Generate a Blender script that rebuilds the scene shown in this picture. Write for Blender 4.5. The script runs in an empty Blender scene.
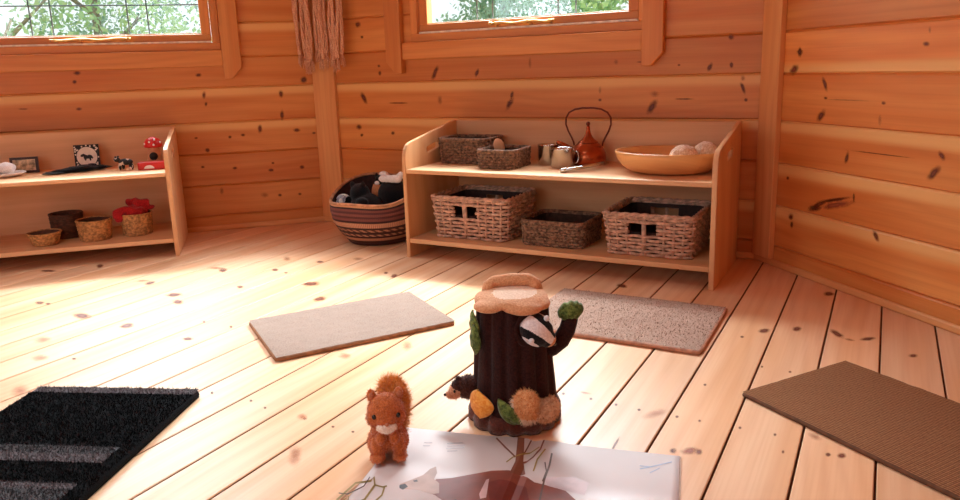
import bpy, bmesh, math, random
from mathutils import Vector, Matrix, noise
from math import sin, cos, pi, radians, sqrt
random.seed(7)
SC = bpy.context.scene
COL = SC.collection
R2 = sqrt(0.5)

# ------------------------------------------------------------------ object helpers
def link(name, me, parent=None, mats=(), smooth=False):
    o = bpy.data.objects.new(name, me)
    COL.objects.link(o)
    for m in mats:
        me.materials.append(m)
    if parent is not None:
        o.parent = parent
    if smooth:
        for p in me.polygons:
            p.use_smooth = True
    return o

def thing(name, label, cat, loc=(0, 0, 0), rz=0.0, group=None):
    o = bpy.data.objects.new(name, None)
    COL.objects.link(o)
    o.location = loc
    o.rotation_euler = (0, 0, rz)
    o.empty_display_size = 0.05
    tag(o, label, cat, group)
    return o

def tag(o, label, cat, group=None, kind=None):
    if label: o['label'] = label
    if cat: o['category'] = cat
    if group: o['group'] = group
    if kind: o['kind'] = kind
    return o

def struct(o):
    o['kind'] = 'structure'
    return o

class MB:
    """mesh collector: vertices, faces, material slots, two uv layers"""
    def __init__(s):
        s.v = []; s.f = []; s.m = []; s.uv = []; s.uv2 = []; s.sm = []
    def face(s, idx, m=0, uv=None, uv2=None, smooth=False):
        s.f.append(tuple(idx)); s.m.append(m); s.uv.append(uv); s.uv2.append(uv2); s.sm.append(smooth)
    def quad(s, pts, m=0, uv=None, uv2=None):
        b = len(s.v); s.v.extend([tuple(p) for p in pts])
        s.face(range(b, b + len(pts)), m, uv, uv2)
    def box(s, x0, x1, y0, y1, z0, z1, m=0):
        b = len(s.v)
        s.v.extend([(x, y, z) for z in (z0, z1) for y in (y0, y1) for x in (x0, x1)])
        for q in ((0, 2, 3, 1), (4, 5, 7, 6), (0, 1, 5, 4), (2, 6, 7, 3), (0, 4, 6, 2), (1, 3, 7, 5)):
            s.face([b + i for i in q], m)
    def tube(s, pts, r, n=6, m=0, closed=False, caps=True, squash=1.0):
        pts = [Vector(p) for p in pts]
        k = len(pts)
        rr = r if callable(r) else (lambda t: r)
        b = len(s.v)
        up = Vector((0, 0, 1)); prev = None
        for i, p in enumerate(pts):
            if closed: d = pts[(i + 1) % k] - pts[(i - 1) % k]
            else: d = pts[min(i + 1, k - 1)] - pts[max(i - 1, 0)]
            if d.length < 1e-9: d = Vector((1, 0, 0))
            d.normalize()
            if prev is None:
                a = d.cross(up)
                if a.length < 0.1: a = d.cross(Vector((1, 0, 0)))
            else:
                a = prev - d * prev.dot(d)
                if a.length < 1e-6: a = d.cross(up)
            a.normalize(); prev = a
            c = d.cross(a)
            q = rr(i / max(1, k - 1))
            for j in range(n):
                t = 2 * pi * j / n
                s.v.append(tuple(p + a * (q * cos(t)) + c * (q * squash * sin(t))))
        rng = k if closed else k - 1
        for i in range(rng):
            i2 = (i + 1) % k
            for j in range(n):
                j2 = (j + 1) % n
                s.face((b + i * n + j, b + i * n + j2, b + i2 * n + j2, b + i2 * n + j), m, None, None, True)
        if caps and not closed:
            s.face([b + j for j in range(n)][::-1], m, None, None, True)
            s.face([b + (k - 1) * n + j for j in range(n)], m, None, None, True)
    def lathe(s, prof, n=40, sx=1.0, sy=1.0, m=0, zf=None, rf=None, cap0=True, cap1=False, smooth=True, uvs=False):
        b = len(s.v); k = len(prof)
        for (r, z) in prof:
            for j in range(n):
                t = 2 * pi * j / n
                q = r * (rf(t, z) if rf else 1.0)
                x, y = q * cos(t) * sx, q * sin(t) * sy
                s.v.append((x, y, z + (zf(x, y, z) if zf else 0)))
        for i in range(k - 1):
            for j in range(n):
                j2 = (j + 1) % n
                uv = None
                if uvs:
                    v0, v1 = prof[i][1], prof[i + 1][1]
                    uv = [(j / n, v0), ((j + 1) / n, v0), ((j + 1) / n, v1), (j / n, v1)]
                s.face((b + i * n + j, b + i * n + j2, b + (i + 1) * n + j2, b + (i + 1) * n + j), m, uv, None, smooth)
        if cap0: s.face([b + j for j in range(n)][::-1], m)
        if cap1: s.face([b + (k - 1) * n + j for j in range(n)], m)
    def ell(s, c, r, n=16, m=0, M=None):
        b = len(s.v); h = n // 2
        for i in range(h + 1):
            a = pi * i / h
            for j in range(n):
                t = 2 * pi * j / n
                p = Vector((r[0] * sin(a) * cos(t), r[1] * sin(a) * sin(t), -r[2] * cos(a)))
                if M is not None: p = M @ p
                s.v.append((c[0] + p.x, c[1] + p.y, c[2] + p.z))
        for i in range(h):
            for j in range(n):
                j2 = (j + 1) % n
                s.face((b + i * n + j, b + i * n + j2, b + (i + 1) * n + j2, b + (i + 1) * n + j), m, None, None, True)
    def mesh(s, name, weld=0.0):
        me = bpy.data.meshes.new(name)
        me.from_pydata(s.v, [], s.f)
        for i, p in enumerate(me.polygons):
            p.material_index = s.m[i]; p.use_smooth = s.sm[i]
        if any(u is not None for u in s.uv):
            l = me.uv_layers.new(name='UVMap')
            for i, p in enumerate(me.polygons):
                if s.uv[i] is not None:
                    for k, li in enumerate(p.loop_indices): l.data[li].uv = s.uv[i][k]
        if any(u is not None for u in s.uv2):
            l = me.uv_layers.new(name='Board')
            for i, p in enumerate(me.polygons):
                if s.uv2[i] is not None:
                    for k, li in enumerate(p.loop_indices): l.data[li].uv = s.uv2[i][k]
        if weld:
            bm = bmesh.new(); bm.from_mesh(me)
            bmesh.ops.remove_doubles(bm, verts=bm.verts, dist=weld)
            bm.to_mesh(me); bm.free()
        me.update()
        return me
    def obj(s, name, mats, parent=None, weld=0.0):
        if not isinstance(mats, (list, tuple)): mats = [mats]
        return link(name, s.mesh(name, weld), parent, mats)

def bevel_mesh(me, w, seg=2, ang=30):
    bm = bmesh.new(); bm.from_mesh(me)
    bmesh.ops.remove_doubles(bm, verts=bm.verts, dist=1e-6)
    ed = [e for e in bm.edges if len(e.link_faces) == 2 and e.calc_face_angle(0) > radians(ang)]
    bmesh.ops.bevel(bm, geom=ed, offset=w, segments=seg, affect='EDGES', profile=0.5, clamp_overlap=True)
    bmesh.ops.recalc_face_normals(bm, faces=bm.faces)
    bm.to_mesh(me); bm.free(); me.update()
    return me

def wood_uv(me, grain=0, pid=None):
    """box-projected uv in metres, u along the grain; second layer = (random id, 0.5)"""
    l = me.uv_layers.get('UVMap') or me.uv_layers.new(name='UVMap')
    b = me.uv_layers.get('Board') or me.uv_layers.new(name='Board')
    ox, oy = random.uniform(0, 40), random.uniform(0, 40)
    pid = random.random() if pid is None else pid
    for p in me.polygons:
        n = [abs(c) for c in p.normal]
        ax = n.index(max(n))
        rest = [a for a in (0, 1, 2) if a != ax]
        if grain in rest:
            ua = grain; va = [a for a in rest if a != grain][0]
        else:
            ua, va = rest
        for li in p.loop_indices:
            co = me.vertices[me.loops[li].vertex_index].co
            l.data[li].uv = (co[ua] + ox, co[va] + oy + 0.37 * co[ax])
            b.data[li].uv = (pid, 0.5)
    return me

def wbox(name, x0, x1, y0, y1, z0, z1, mat, parent=None, grain=0, bev=0.003, pid=None):
    mb = MB(); mb.box(x0, x1, y0, y1, z0, z1)
    me = mb.mesh(name)
    bevel_mesh(me, bev)
    wood_uv(me, grain, pid)
    return link(name, me, parent, [mat])

def blob(name, ells, voxel=0.003, smooth=3, mats=(), parent=None, paint=None, tubes=()):
    mb = MB()
    for e in ells:
        mb.ell(e[0], e[1], 20, 0, e[2] if len(e) > 2 else None)
    for t in tubes:
        mb.tube(t[0], t[1], 12)
    me = mb.mesh(name)
    tmp = bpy.data.objects.new('tmp', me); COL.objects.link(tmp)
    r = tmp.modifiers.new('r', 'REMESH'); r.mode = 'VOXEL'; r.voxel_size = voxel
    s = tmp.modifiers.new('s', 'SMOOTH'); s.factor = 0.5; s.iterations = smooth
    dg = bpy.context.evaluated_depsgraph_get()
    out = bpy.data.meshes.new_from_object(tmp.evaluated_get(dg))
    bpy.data.objects.remove(tmp); bpy.data.meshes.remove(me)
    out.name = name
    o = link(name, out, parent, mats, True)
    if paint:
        for p in out.polygons: p.material_index = paint(p.center)
    return o

def add_fur(o, count, length, width, lean=(0, 0, 0), jitter=0.5, mat_from_face=True, seed=1, mat=0):
    """short tufts grown into the same mesh"""
    rnd = random.Random(seed)
    me = o.data
    polys = list(me.polygons)
    areas = [p.area for p in polys]
    picks = rnd.choices(polys, areas, k=count)
    vs = [tuple(v.co) for v in me.vertices]; fs = [tuple(p.vertices) for p in polys]
    ms = [p.material_index for p in polys]
    lean = Vector(lean)
    for p in picks:
        a, b, c = [me.vertices[i].co for i in p.vertices[:3]]
        u, v = rnd.random(), rnd.random()
        if u + v > 1: u, v = 1 - u, 1 - v
        q = a + (b - a) * u + (c - a) * v
        n = p.normal
        d = (n + lean + Vector((rnd.gauss(0, 1), rnd.gauss(0, 1), rnd.gauss(0, 1))) * jitter * 0.5).normalized()
        if d.dot(n) < 0.15: d = (d + n * 0.4).normalized()
        s = d.cross(Vector((rnd.gauss(0, 1), rnd.gauss(0, 1), rnd.gauss(0, 1)))).normalized() * width
        L = length * rnd.uniform(0.6, 1.3)
        k = len(vs)
        vs += [tuple(q - s - n * 0.001), tuple(q + s - n * 0.001), tuple(q + d * L)]
        fs.append((k, k + 1, k + 2)); ms.append(p.material_index if mat_from_face else mat)
    nm = bpy.data.meshes.new(me.name)
    nm.from_pydata(vs, [], fs)
    for m in me.materials: nm.materials.append(m)
    for i, p in enumerate(nm.polygons):
        p.material_index = ms[i]; p.use_smooth = True
    nm.update(); o.data = nm
    return o

# ------------------------------------------------------------------ material helpers
def new_mat(name):
    m = bpy.data.materials.new(name); m.use_nodes = True
    nt = m.node_tree; nt.nodes.clear()
    out = nt.nodes.new('ShaderNodeOutputMaterial')
    return m, nt, out

class G:
    def __init__(s, nt): s.nt = nt
    def n(s, t, **kw):
        x = s.nt.nodes.new(t)
        for k, v in kw.items():
            if k.startswith('i_'):
                key = k[2:]
                key = int(key) if key.isdigit() else key.replace('_', ' ')
                if hasattr(v, 'bl_idname') or isinstance(v, bpy.types.NodeSocket): s.nt.links.new(v, x.inputs[key])
                else: x.inputs[key].default_value = v
            else: setattr(x, k, v)
        return x
    def link(s, a, b): s.nt.links.new(a, b)
    def math(s, op, a, b=0.0, c=None, clamp=False):
        x = s.nt.nodes.new('ShaderNodeMath'); x.operation = op; x.use_clamp = clamp
        for i, v in enumerate((a, b) + ((c,) if c is not None else ())):
            if isinstance(v, bpy.types.NodeSocket): s.nt.links.new(v, x.inputs[i])
            else: x.inputs[i].default_value = v
        return x.outputs[0]
    def mix(s, f, a, b, mode='MIX'):
        x = s.nt.nodes.new('ShaderNodeMix'); x.data_type = 'RGBA'; x.blend_type = mode
        for i, v in ((0, f), (6, a), (7, b)):
            if isinstance(v, bpy.types.NodeSocket): s.nt.links.new(v, x.inputs[i])
            else: x.inputs[i].default_value = v if i == 0 else (*v, 1.0)
        return x.outputs[2]
    def smooth(s, v, lo, hi, a=0.0, b=1.0):
        x = s.nt.nodes.new('ShaderNodeMapRange'); x.interpolation_type = 'SMOOTHSTEP'
        s.nt.links.new(v, x.inputs[0])
        for i, q in ((1, lo), (2, hi), (3, a), (4, b)): x.inputs[i].default_value = q
        return x.outputs[0]
    def noise(s, vec, scale, detail=2.0, dist=0.0, rough=0.5):
        x = s.nt.nodes.new('ShaderNodeTexNoise')
        s.nt.links.new(vec, x.inputs['Vector'])
        x.inputs['Scale'].default_value = scale; x.inputs['Detail'].default_value = detail
        x.inputs['Distortion'].default_value = dist; x.inputs['Roughness'].default_value = rough
        return x.outputs[0]
    def mapv(s, vec, sc, loc=(0, 0, 0), rot=(0, 0, 0)):
        x = s.nt.nodes.new('ShaderNodeMapping')
        s.nt.links.new(vec, x.inputs[0]); x.inputs['Scale'].default_value = sc
        x.inputs['Location'].default_value = loc; x.inputs['Rotation'].default_value = rot
        return x.outputs[0]
    def bsdf(s, out, col, rough=0.5, bump=None, bd=0.001, bs=0.5, **kw):
        x = s.nt.nodes.new('ShaderNodeBsdfPrincipled')
        if isinstance(col, bpy.types.NodeSocket): s.nt.links.new(col, x.inputs['Base Color'])
        else: x.inputs['Base Color'].default_value = (*col, 1)
        if isinstance(rough, bpy.types.NodeSocket): s.nt.links.new(rough, x.inputs['Roughness'])
        else: x.inputs['Roughness'].default_value = rough
        for k, v in kw.items():
            x.inputs[k.replace('_', ' ')].default_value = v
        if bump is not None:
            b = s.nt.nodes.new('ShaderNodeBump'); b.inputs['Strength'].default_value = bs; b.inputs['Distance'].default_value = bd
            s.nt.links.new(bump, b.inputs['Height']); s.nt.links.new(b.outputs[0], x.inputs['Normal'])
        s.nt.links.new(x.outputs[0], out.inputs[0])
        return x

def srgb(r, g, b):
    f = lambda c: (c / 255 / 12.92) if c / 255 <= 0.04045 else ((c / 255 + 0.055) / 1.055) ** 2.4
    return (f(r), f(g), f(b))

def wood(name, light, mid, dark, rough=0.45, sap=None, ring=60, ringamt=0.45, var=0.35, coat=0.0, spec=0.4):
    m, nt, out = new_mat(name); g = G(nt)
    uv = g.n('ShaderNodeUVMap', uv_map='UVMap').outputs[0]
    bd = g.n('ShaderNodeUVMap', uv_map='Board').outputs[0]
    sep = g.n('ShaderNodeSeparateXYZ', i_0=bd); pid, v01 = sep.outputs[0], sep.outputs[1]
    a = g.noise(g.mapv(uv, (0.9, 11, 1)), 1.0, 3, 0.4)
    b = g.noise(g.mapv(uv, (3.0, 160, 1)), 1.0, 2)
    w = g.noise(g.mapv(uv, (0.8, 3.2, 1)), 1.0, 2, 0.3)
    su = g.n('ShaderNodeSeparateXYZ', i_0=uv)
    ph = g.math('ADD', g.math('MULTIPLY', su.outputs[1], ring * 2 * pi), g.math('MULTIPLY', w, 34.0))
    rings = g.math('MULTIPLY_ADD', g.math('SINE', ph), 0.5, 0.5)
    rings = g.math('POWER', rings, 1.6)
    c = g.mix(g.smooth(a, 0.3, 0.72), light, mid)
    c = g.mix(g.math('MULTIPLY', rings, ringamt), c, dark)
    c = g.mix(g.math('MULTIPLY', g.smooth(b, 0.35, 0.8), 0.16), c, dark)
    # per-board tone
    pv = g.math('MULTIPLY_ADD', pid, var, 1.0 - var * 0.55)
    hs = g.n('ShaderNodeHueSaturation', i_Color=c, i_Value=pv)
    hs.inputs['Saturation'].default_value = 1.0
    c = hs.outputs[0]
    if sap is not None:
        wob = g.math('MULTIPLY', g.math('SUBTRACT', g.noise(g.mapv(uv, (1.3, 6, 1)), 1.0, 2), 0.5), 0.10)
        e = g.math('ADD', v01, wob)
        top = g.smooth(e, 0.79, 0.90)
        bot = g.smooth(e, 0.08, 0.19, 1.0, 0.0)
        c = g.mix(g.math('MULTIPLY', g.math('MAXIMUM', top, bot), 0.75), c, sap)
    x = g.bsdf(out, c, rough, b, 0.0006, 0.35)
    x.inputs['Specular IOR Level'].default_value = spec
    if coat:
        x.inputs['Coat Weight'].default_value = coat; x.inputs['Coat Roughness'].default_value = 0.22
    return m

def plain(name, col, rough=0.6, var=0.15, scale=40, bump=0.0, bscale=200, metallic=0.0, **kw):
    m, nt, out = new_mat(name); g = G(nt)
    tc = g.n('ShaderNodeTexCoord').outputs['Object']
    nz = g.noise(tc, scale, 3)
    d = tuple(c * (1 - var * 1.3) for c in col); l = tuple(min(1, c * (1 + var)) for c in col)
    c = g.mix(g.smooth(nz, 0.3, 0.7), d, l)
    bmp = g.noise(tc, bscale, 2) if bump else None
    x = g.bsdf(out, c, rough, bmp, bump if bump else 0.001, 0.8, **kw)
    x.inputs['Metallic'].default_value = metallic
    return m

def fabric(name, col, col2, scale=600, rough=0.95, bump=0.001, big=18, bigamt=0.3, sheen=0.2):
    m, nt, out = new_mat(name); g = G(nt)
    tc = g.n('ShaderNodeTexCoord').outputs['Object']
    f = g.noise(tc, scale, 3, 0, 0.7)
    bgn = g.noise(tc, big, 3)
    c = g.mix(g.smooth(f, 0.35, 0.65), col, col2)
    c = g.mix(g.math('MULTIPLY', g.smooth(bgn, 0.3, 0.7), bigamt), c, tuple(q * 0.75 for q in col))
    x = g.bsdf(out, c, rough, f, bump, 0.9)
    x.inputs['Sheen Weight'].default_value = sheen
    x.inputs['Specular IOR Level'].default_value = 0.2
    return m

def knot_mat(name, core, rim, alpha=1.0, soft=0.45):
    m, nt, out = new_mat(name); g = G(nt)
    uv = g.n('ShaderNodeUVMap', uv_map='UVMap').outputs[0]
    ge = g.n('ShaderNodeNewGeometry').outputs['Position']
    ln = g.n('ShaderNodeVectorMath', operation='LENGTH', i_0=uv).outputs['Value']
    nz = g.noise(ge, 55, 2)
    r = g.math('ADD', ln, g.math('MULTIPLY', g.math('SUBTRACT', nz, 0.5), 0.55))
    a = g.math('MULTIPLY', g.smooth(r, soft, 1.0, 1.0, 0.0), alpha)
    ringz = g.math('MULTIPLY_ADD', g.math('SINE', g.math('MULTIPLY', r, 16.0)), 0.22, 0.3)
    c = g.mix(g.math('ADD', g.smooth(r, 0.1, 0.85, 0.0, 0.75), ringz, clamp=True), core, rim)
    p = g.n('ShaderNodeBsdfPrincipled'); g.link(c, p.inputs['Base Color']); p.inputs['Roughness'].default_value = 0.5
    t = g.n('ShaderNodeBsdfTransparent'); mx = g.n('ShaderNodeMixShader')
    g.link(a, mx.inputs[0]); g.link(t.outputs[0], mx.inputs[1]); g.link(p.outputs[0], mx.inputs[2])
    g.link(mx.outputs[0], out.inputs[0])
    return m
KNOTS = {
  'left': [(1.0861,0.826,-0.0097,-0.0003,0.0012,-0.0084,0),(1.014,0.7516,-0.0177,-0.0006,0.0017,-0.0128,0),(1.0291,0.7135,-0.0118,-0.0004,0.0015,-0.0107,0),(1.0271,0.5964,-0.0159,-0.0007,0.0012,-0.0087,0),(0.5157,0.7262,-0.0171,-0.0006,0.0012,-0.0111,0),(0.5016,0.6356,-0.0108,-0.0004,0.0022,-0.0203,0),(0.4973,0.5946,-0.0087,-0.0004,0.0014,-0.0136,0),(1.2453,0.6065,-0.0268,-0.0012,0.0005,-0.0032,0),(0.5573,0.4416,-0.0108,-0.0006,0.0007,-0.0069,0),(0.5131,0.3832,-0.0132,-0.0008,0.0015,-0.0139,0),(0.5413,0.3054,-0.011,-0.0008,0.0007,-0.007,0),(0.4076,0.4377,-0.0111,-0.0006,0.0009,-0.0093,0),(0.3998,0.2909,-0.0157,-0.0011,0.0009,-0.0095,0),(0.469,0.1859,-0.0112,-0.0009,0.0024,-0.0238,1),(0.2693,0.4676,-0.0136,-0.0007,0.0026,-0.0281,0),(0.0997,0.4536,-0.021,-0.0011,0.001,-0.0119,0),(0.0211,0.4349,-0.0118,-0.0007,0.0006,-0.0072,0),(0.3487,0.4437,-0.0135,-0.0008,0.0009,-0.0093,0),(0.2369,0.27,-0.0185,-0.0013,0.0009,-0.0096,0),(0.091,0.2744,-0.0142,-0.001,0.001,-0.0121,0),(0.2246,0.3029,-0.0092,-0.0006,0.0006,-0.0072,0),(0.2755,0.1513,-0.0231,-0.0018,0.0016,-0.017,1),(0.2059,0.1457,-0.0117,-0.0009,0.0009,-0.0098,0),(0.1114,0.1432,-0.0118,-0.0009,0.0008,-0.0098,0),(0.159,0.6262,-0.0137,-0.0006,0.002,-0.0232,0),(0.163,0.528,-0.0115,-0.0006,0.0029,-0.0328,0),(0.0477,0.6871,-0.0208,-0.0007,0.0017,-0.0209,0)],
  'back': [(0.2809,0.9256,0.0197,-0.0011,-0.0015,-0.0174,0),(0.2988,0.87,0.0112,-0.0005,-0.0007,-0.0087,0),(0.4964,0.8778,0.0186,-0.0009,-0.0016,-0.0233,0),(0.3833,0.7395,0.0111,-0.0003,-0.0007,-0.0088,0),(0.3865,0.7085,0.0111,-0.0003,-0.0012,-0.0154,0),(0.2876,0.5982,0.0177,-0.0352,-0.016,-0.0056,0),(0.6784,0.7013,0.0212,0.0388,0.0139,-0.0051,0),(0.8857,0.6962,0.0098,0.021,0.0111,-0.0038,0),(0.4758,0.5743,0.0707,-0.0004,-0.0003,-0.0044,0),(0.2476,0.4649,0.0204,0.0002,-0.0014,-0.0163,0),(0.262,0.4278,0.0117,0.0002,-0.0008,-0.0093,0),(0.439,0.4395,0.0139,0.0002,-0.0008,-0.0114,0),(1.1308,0.7296,0.0089,-0.0003,-0.0006,-0.0315,1),(1.4902,0.7222,0.0118,-0.0004,0.0001,-0.013,1),(1.0368,0.5709,0.0205,0.0369,0.0145,-0.0061,0),(1.0468,0.6034,0.0045,0.0199,0.009,-0.0015,0),(1.4269,0.5801,0.0102,-0.0001,0,-0.0077,0),(1.4268,0.6183,0.0081,-0.0001,0.0001,-0.0191,1),(1.632,0.5525,0.0216,0.0346,0.0147,-0.0089,0),(1.6425,0.6005,0.0227,-0.0003,0.0003,-0.0147,1),(1.8401,0.6937,0.01,0.0198,0.0095,-0.0052,0),(1.7292,0.704,0.0073,-0.0002,0.0001,-0.0054,0),(1.7506,0.5812,0.0438,-0.0004,0.0001,-0.0036,0),(1.9087,0.7948,0.0136,-0.0006,0.0005,-0.0137,0),(1.9142,0.6985,0.0085,-0.0003,0.0006,-0.0156,0),(1.9566,0.6178,0.011,-0.0279,-0.0078,-0.0029,0),(1.9686,0.5758,0.0085,-0.0001,0.0004,-0.0087,0),(1.9551,0.6525,0.0101,-0.0002,0.0006,-0.0138,1),(0.6978,0.5858,0.0153,-0.0001,-0.0013,-0.0257,1),(1.5834,0.7193,0.0191,-0.0006,0.0001,-0.0037,0)],
  'right': [(0.1698,0.7343,0.0188,-0.0005,0.0008,-0.0095,0),(0.1698,0.7343,0.0118,-0.0003,0.002,-0.0221,0),(0.1463,0.6774,0.0203,0.021,0.0185,-0.0084,0),(0.6511,0.7414,0.014,-0.0005,0.001,-0.009,0),(0.2917,0.6339,0.0133,-0.0279,-0.0102,-0.0021,0),(0.3001,0.5911,0.0108,0.0003,0.0006,-0.0061,0),(0.2836,0.5346,0.0174,0.0253,0.0158,-0.0054,0),(0.5278,0.5838,0.0106,0.0004,0.0008,-0.007,0),(0.4051,0.4145,0.0063,0.0257,0.0099,-0.0009,0),(0.529,0.4392,0.144,0.0005,-0.0001,-0.0023,0),(0.7318,0.4545,0.0122,-0.0146,-0.0084,-0.0055,0),(0.713,0.4074,0.0206,0.0271,0.0126,-0.007,0),(0.3603,0.2777,0.095,0.0256,0.0022,-0.0075,0),(0.2843,0.239,0.039,0.0129,0.0062,-0.0151,0),(0.3054,0.2557,0.0405,0.0179,0.0045,-0.0069,0),(0.3744,0.2641,0.0858,0.0237,0.0044,-0.015,2),(0.4447,0.3005,0.0059,0.0009,0.0017,-0.0166,0),(0.1741,0.1889,0.0172,0.0032,0.0013,-0.0154,0),(0.1814,0.1625,0.0098,0.0019,0.0013,-0.0154,0),(0.5399,0.1996,0.0155,-0.0199,-0.0095,-0.0058,0),(0.5187,0.5355,0.009,0.0005,0.0021,-0.0197,1),(0.6577,0.7767,0.0061,-0.0003,0.0015,-0.0127,1),(0.3797,0.5875,0.121,0.0007,0.0002,-0.003,1),(0.1478,0.3191,0.0099,0.0013,0.0007,-0.0085,0)],
  'floor': [(-2.4313,1.3562,0.0197,0.0083,0.0225,-0.0136,0),(-2.3939,1.3605,0.0114,0.0048,0.0165,-0.0102,0),(-2.1644,1.3278,0.0463,0.009,0.0365,-0.0255,0),(-2.0668,1.144,0.0245,0.0198,0.0379,-0.022,1),(-1.9364,1.0562,0.0233,0.0183,0.0333,-0.0191,1),(-1.9436,1.324,0.0173,0.0206,0.0294,-0.0201,0),(-2.283,1.6679,0.0105,0.0208,0.0296,-0.0212,0),(-2.3346,1.6742,0.0254,0.0224,0.0181,-0.0133,1),(-2.0744,1.6004,0.0305,0.0197,0.0248,-0.0199,0),(-1.9954,1.5512,0.0222,0.0093,0.0274,-0.0227,0),(-2.1677,1.9009,0.0204,0.0082,0.0343,-0.0317,0),(-2.2208,1.9102,0.0375,0.015,0.0178,-0.0161,1),(-2.6905,1.7543,0.006,0.015,0.038,-0.0245,0),(-2.8202,1.6235,0.0391,0.0157,0.0227,-0.014,0),(-1.9317,1.7595,0.0151,0.0062,0.0187,-0.018,0),(-1.6788,1.3224,0.0188,0.0082,0.0165,-0.014,0),(-1.8423,1.0906,0.0076,0.0034,0.0102,-0.0067,0),(-1.753,1.4444,0.0057,0.0025,0.011,-0.0097,0),(-1.6413,1.4453,0.0056,0.0024,0.0135,-0.0127,0),(-1.9769,1.9775,0.0164,0.0066,0.0181,-0.019,0),(-1.907,1.9613,0.0089,0.0036,0.0098,-0.0106,0),(-1.8933,2.1353,0.0187,0.0074,0.0154,-0.0181,0),(-1.7207,1.8853,0.0347,0.0225,0.0257,-0.0287,0),(-1.5751,1.7619,0.0185,0.0221,0.0227,-0.0245,0),(-1.5057,2.0809,0.0059,0.0186,0.0205,-0.0253,0),(-1.5563,2.1027,0.0103,0.0042,0.0119,-0.0167,0),(-2.0512,2.1222,0.0193,0.0076,0.0341,-0.0368,1),(-1.7807,2.2286,0.0263,0.0104,0.0195,-0.0253,1),(-1.1868,1.4043,0.0217,0.0097,0.0197,-0.0246,1),(-1.0776,1.5291,0.0173,0.0076,0.0246,-0.0365,1),(-0.7242,2.2695,0.025,-0.0046,0.0073,-0.0272,0),(-0.2465,2.0147,0.0172,0.013,0.0039,-0.0234,0),(-0.1692,2.0651,0.0144,0.0062,0.0025,-0.0244,0),(-0.0713,2.0661,0.0225,-0.031,-0.0027,-0.0259,0),(0.0017,2.058,0.0225,0.0167,0.001,-0.0191,0),(-0.039,2.0323,0.0161,-0.0024,-0.0001,-0.0116,1),(0.1009,1.9762,0.0128,0.0057,-0.0004,-0.0175,0),(-0.1145,2.4285,0.0191,0.008,0.0021,-0.0325,0),(-0.2919,1.9455,0.0059,0.0026,0.0019,-0.0113,0),(-1.7696,0.9066,0.0147,0.0195,0.0498,-0.0256,1),(-1.3301,1.0948,0.0044,0.002,0.0087,-0.0079,0),(-1.2135,1.1019,0.0042,0.0019,0.0058,-0.0058,0),(-1.158,1.0889,0.0041,0.0019,0.0055,-0.0056,0),(-1.0401,1.0859,0.0049,0.0023,0.0047,-0.0054,0),(-1.0524,1.0904,0.0139,0.0064,0.0129,-0.0144,1),(-0.9616,1.0829,0.0043,0.002,0.0043,-0.0052,0),(-0.9098,1.0834,0.0042,0.002,0.004,-0.0051,0),(-0.9546,0.961,0.0199,0.0029,0.0345,-0.0452,1),(-0.588,1.4274,0.0046,0.0021,0.0034,-0.0084,0),(-0.5237,1.4288,0.0045,0.002,0.003,-0.0082,0),(-0.4649,1.4233,0.0044,0.002,0.0027,-0.008,0),(-0.4136,1.4208,0.0043,0.002,0.0024,-0.0079,0),(-0.3338,1.4225,0.0042,0.0019,0.0019,-0.0077,0),(-0.2884,1.424,0.0041,0.0019,0.0017,-0.0076,0),(-0.278,1.2957,0.0181,0.0171,0.0051,-0.0158,2),(-0.2621,1.2991,0.0075,0.0035,0.0032,-0.0148,0),(-0.3066,1.2822,0.0076,0.0036,0.0032,-0.0129,0),(-0.3783,1.4168,0.0268,0.0357,0.0084,-0.0204,1),(-0.4122,1.2578,-0.0025,0.0468,0.0037,-0.002,0),(-0.2098,1.4275,0.004,0.0019,0.0014,-0.0085,0),(-0.1442,1.4265,0.0039,0.0018,0.0011,-0.0084,0),(-0.0475,1.3879,0.0057,0.0027,0.0006,-0.0096,0),(-0.0246,1.3947,0.0089,0.0042,0.0007,-0.0135,0),(-0.0746,1.4502,0.0172,-0.0069,-0.0011,-0.0169,1),(-0.1223,1.3648,0.0033,0.0016,0.0011,-0.0096,0),(-0.5463,1.452,0.0208,0.0006,0.0022,-0.0074,1),(-0.1531,1.7564,0.0041,0.0019,0.001,-0.0091,0),(-0.2156,1.7607,0.0042,0.0019,0.0013,-0.0093,0),(-0.3154,1.6035,0.004,0.0018,0.0017,-0.0081,0)],
}
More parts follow.
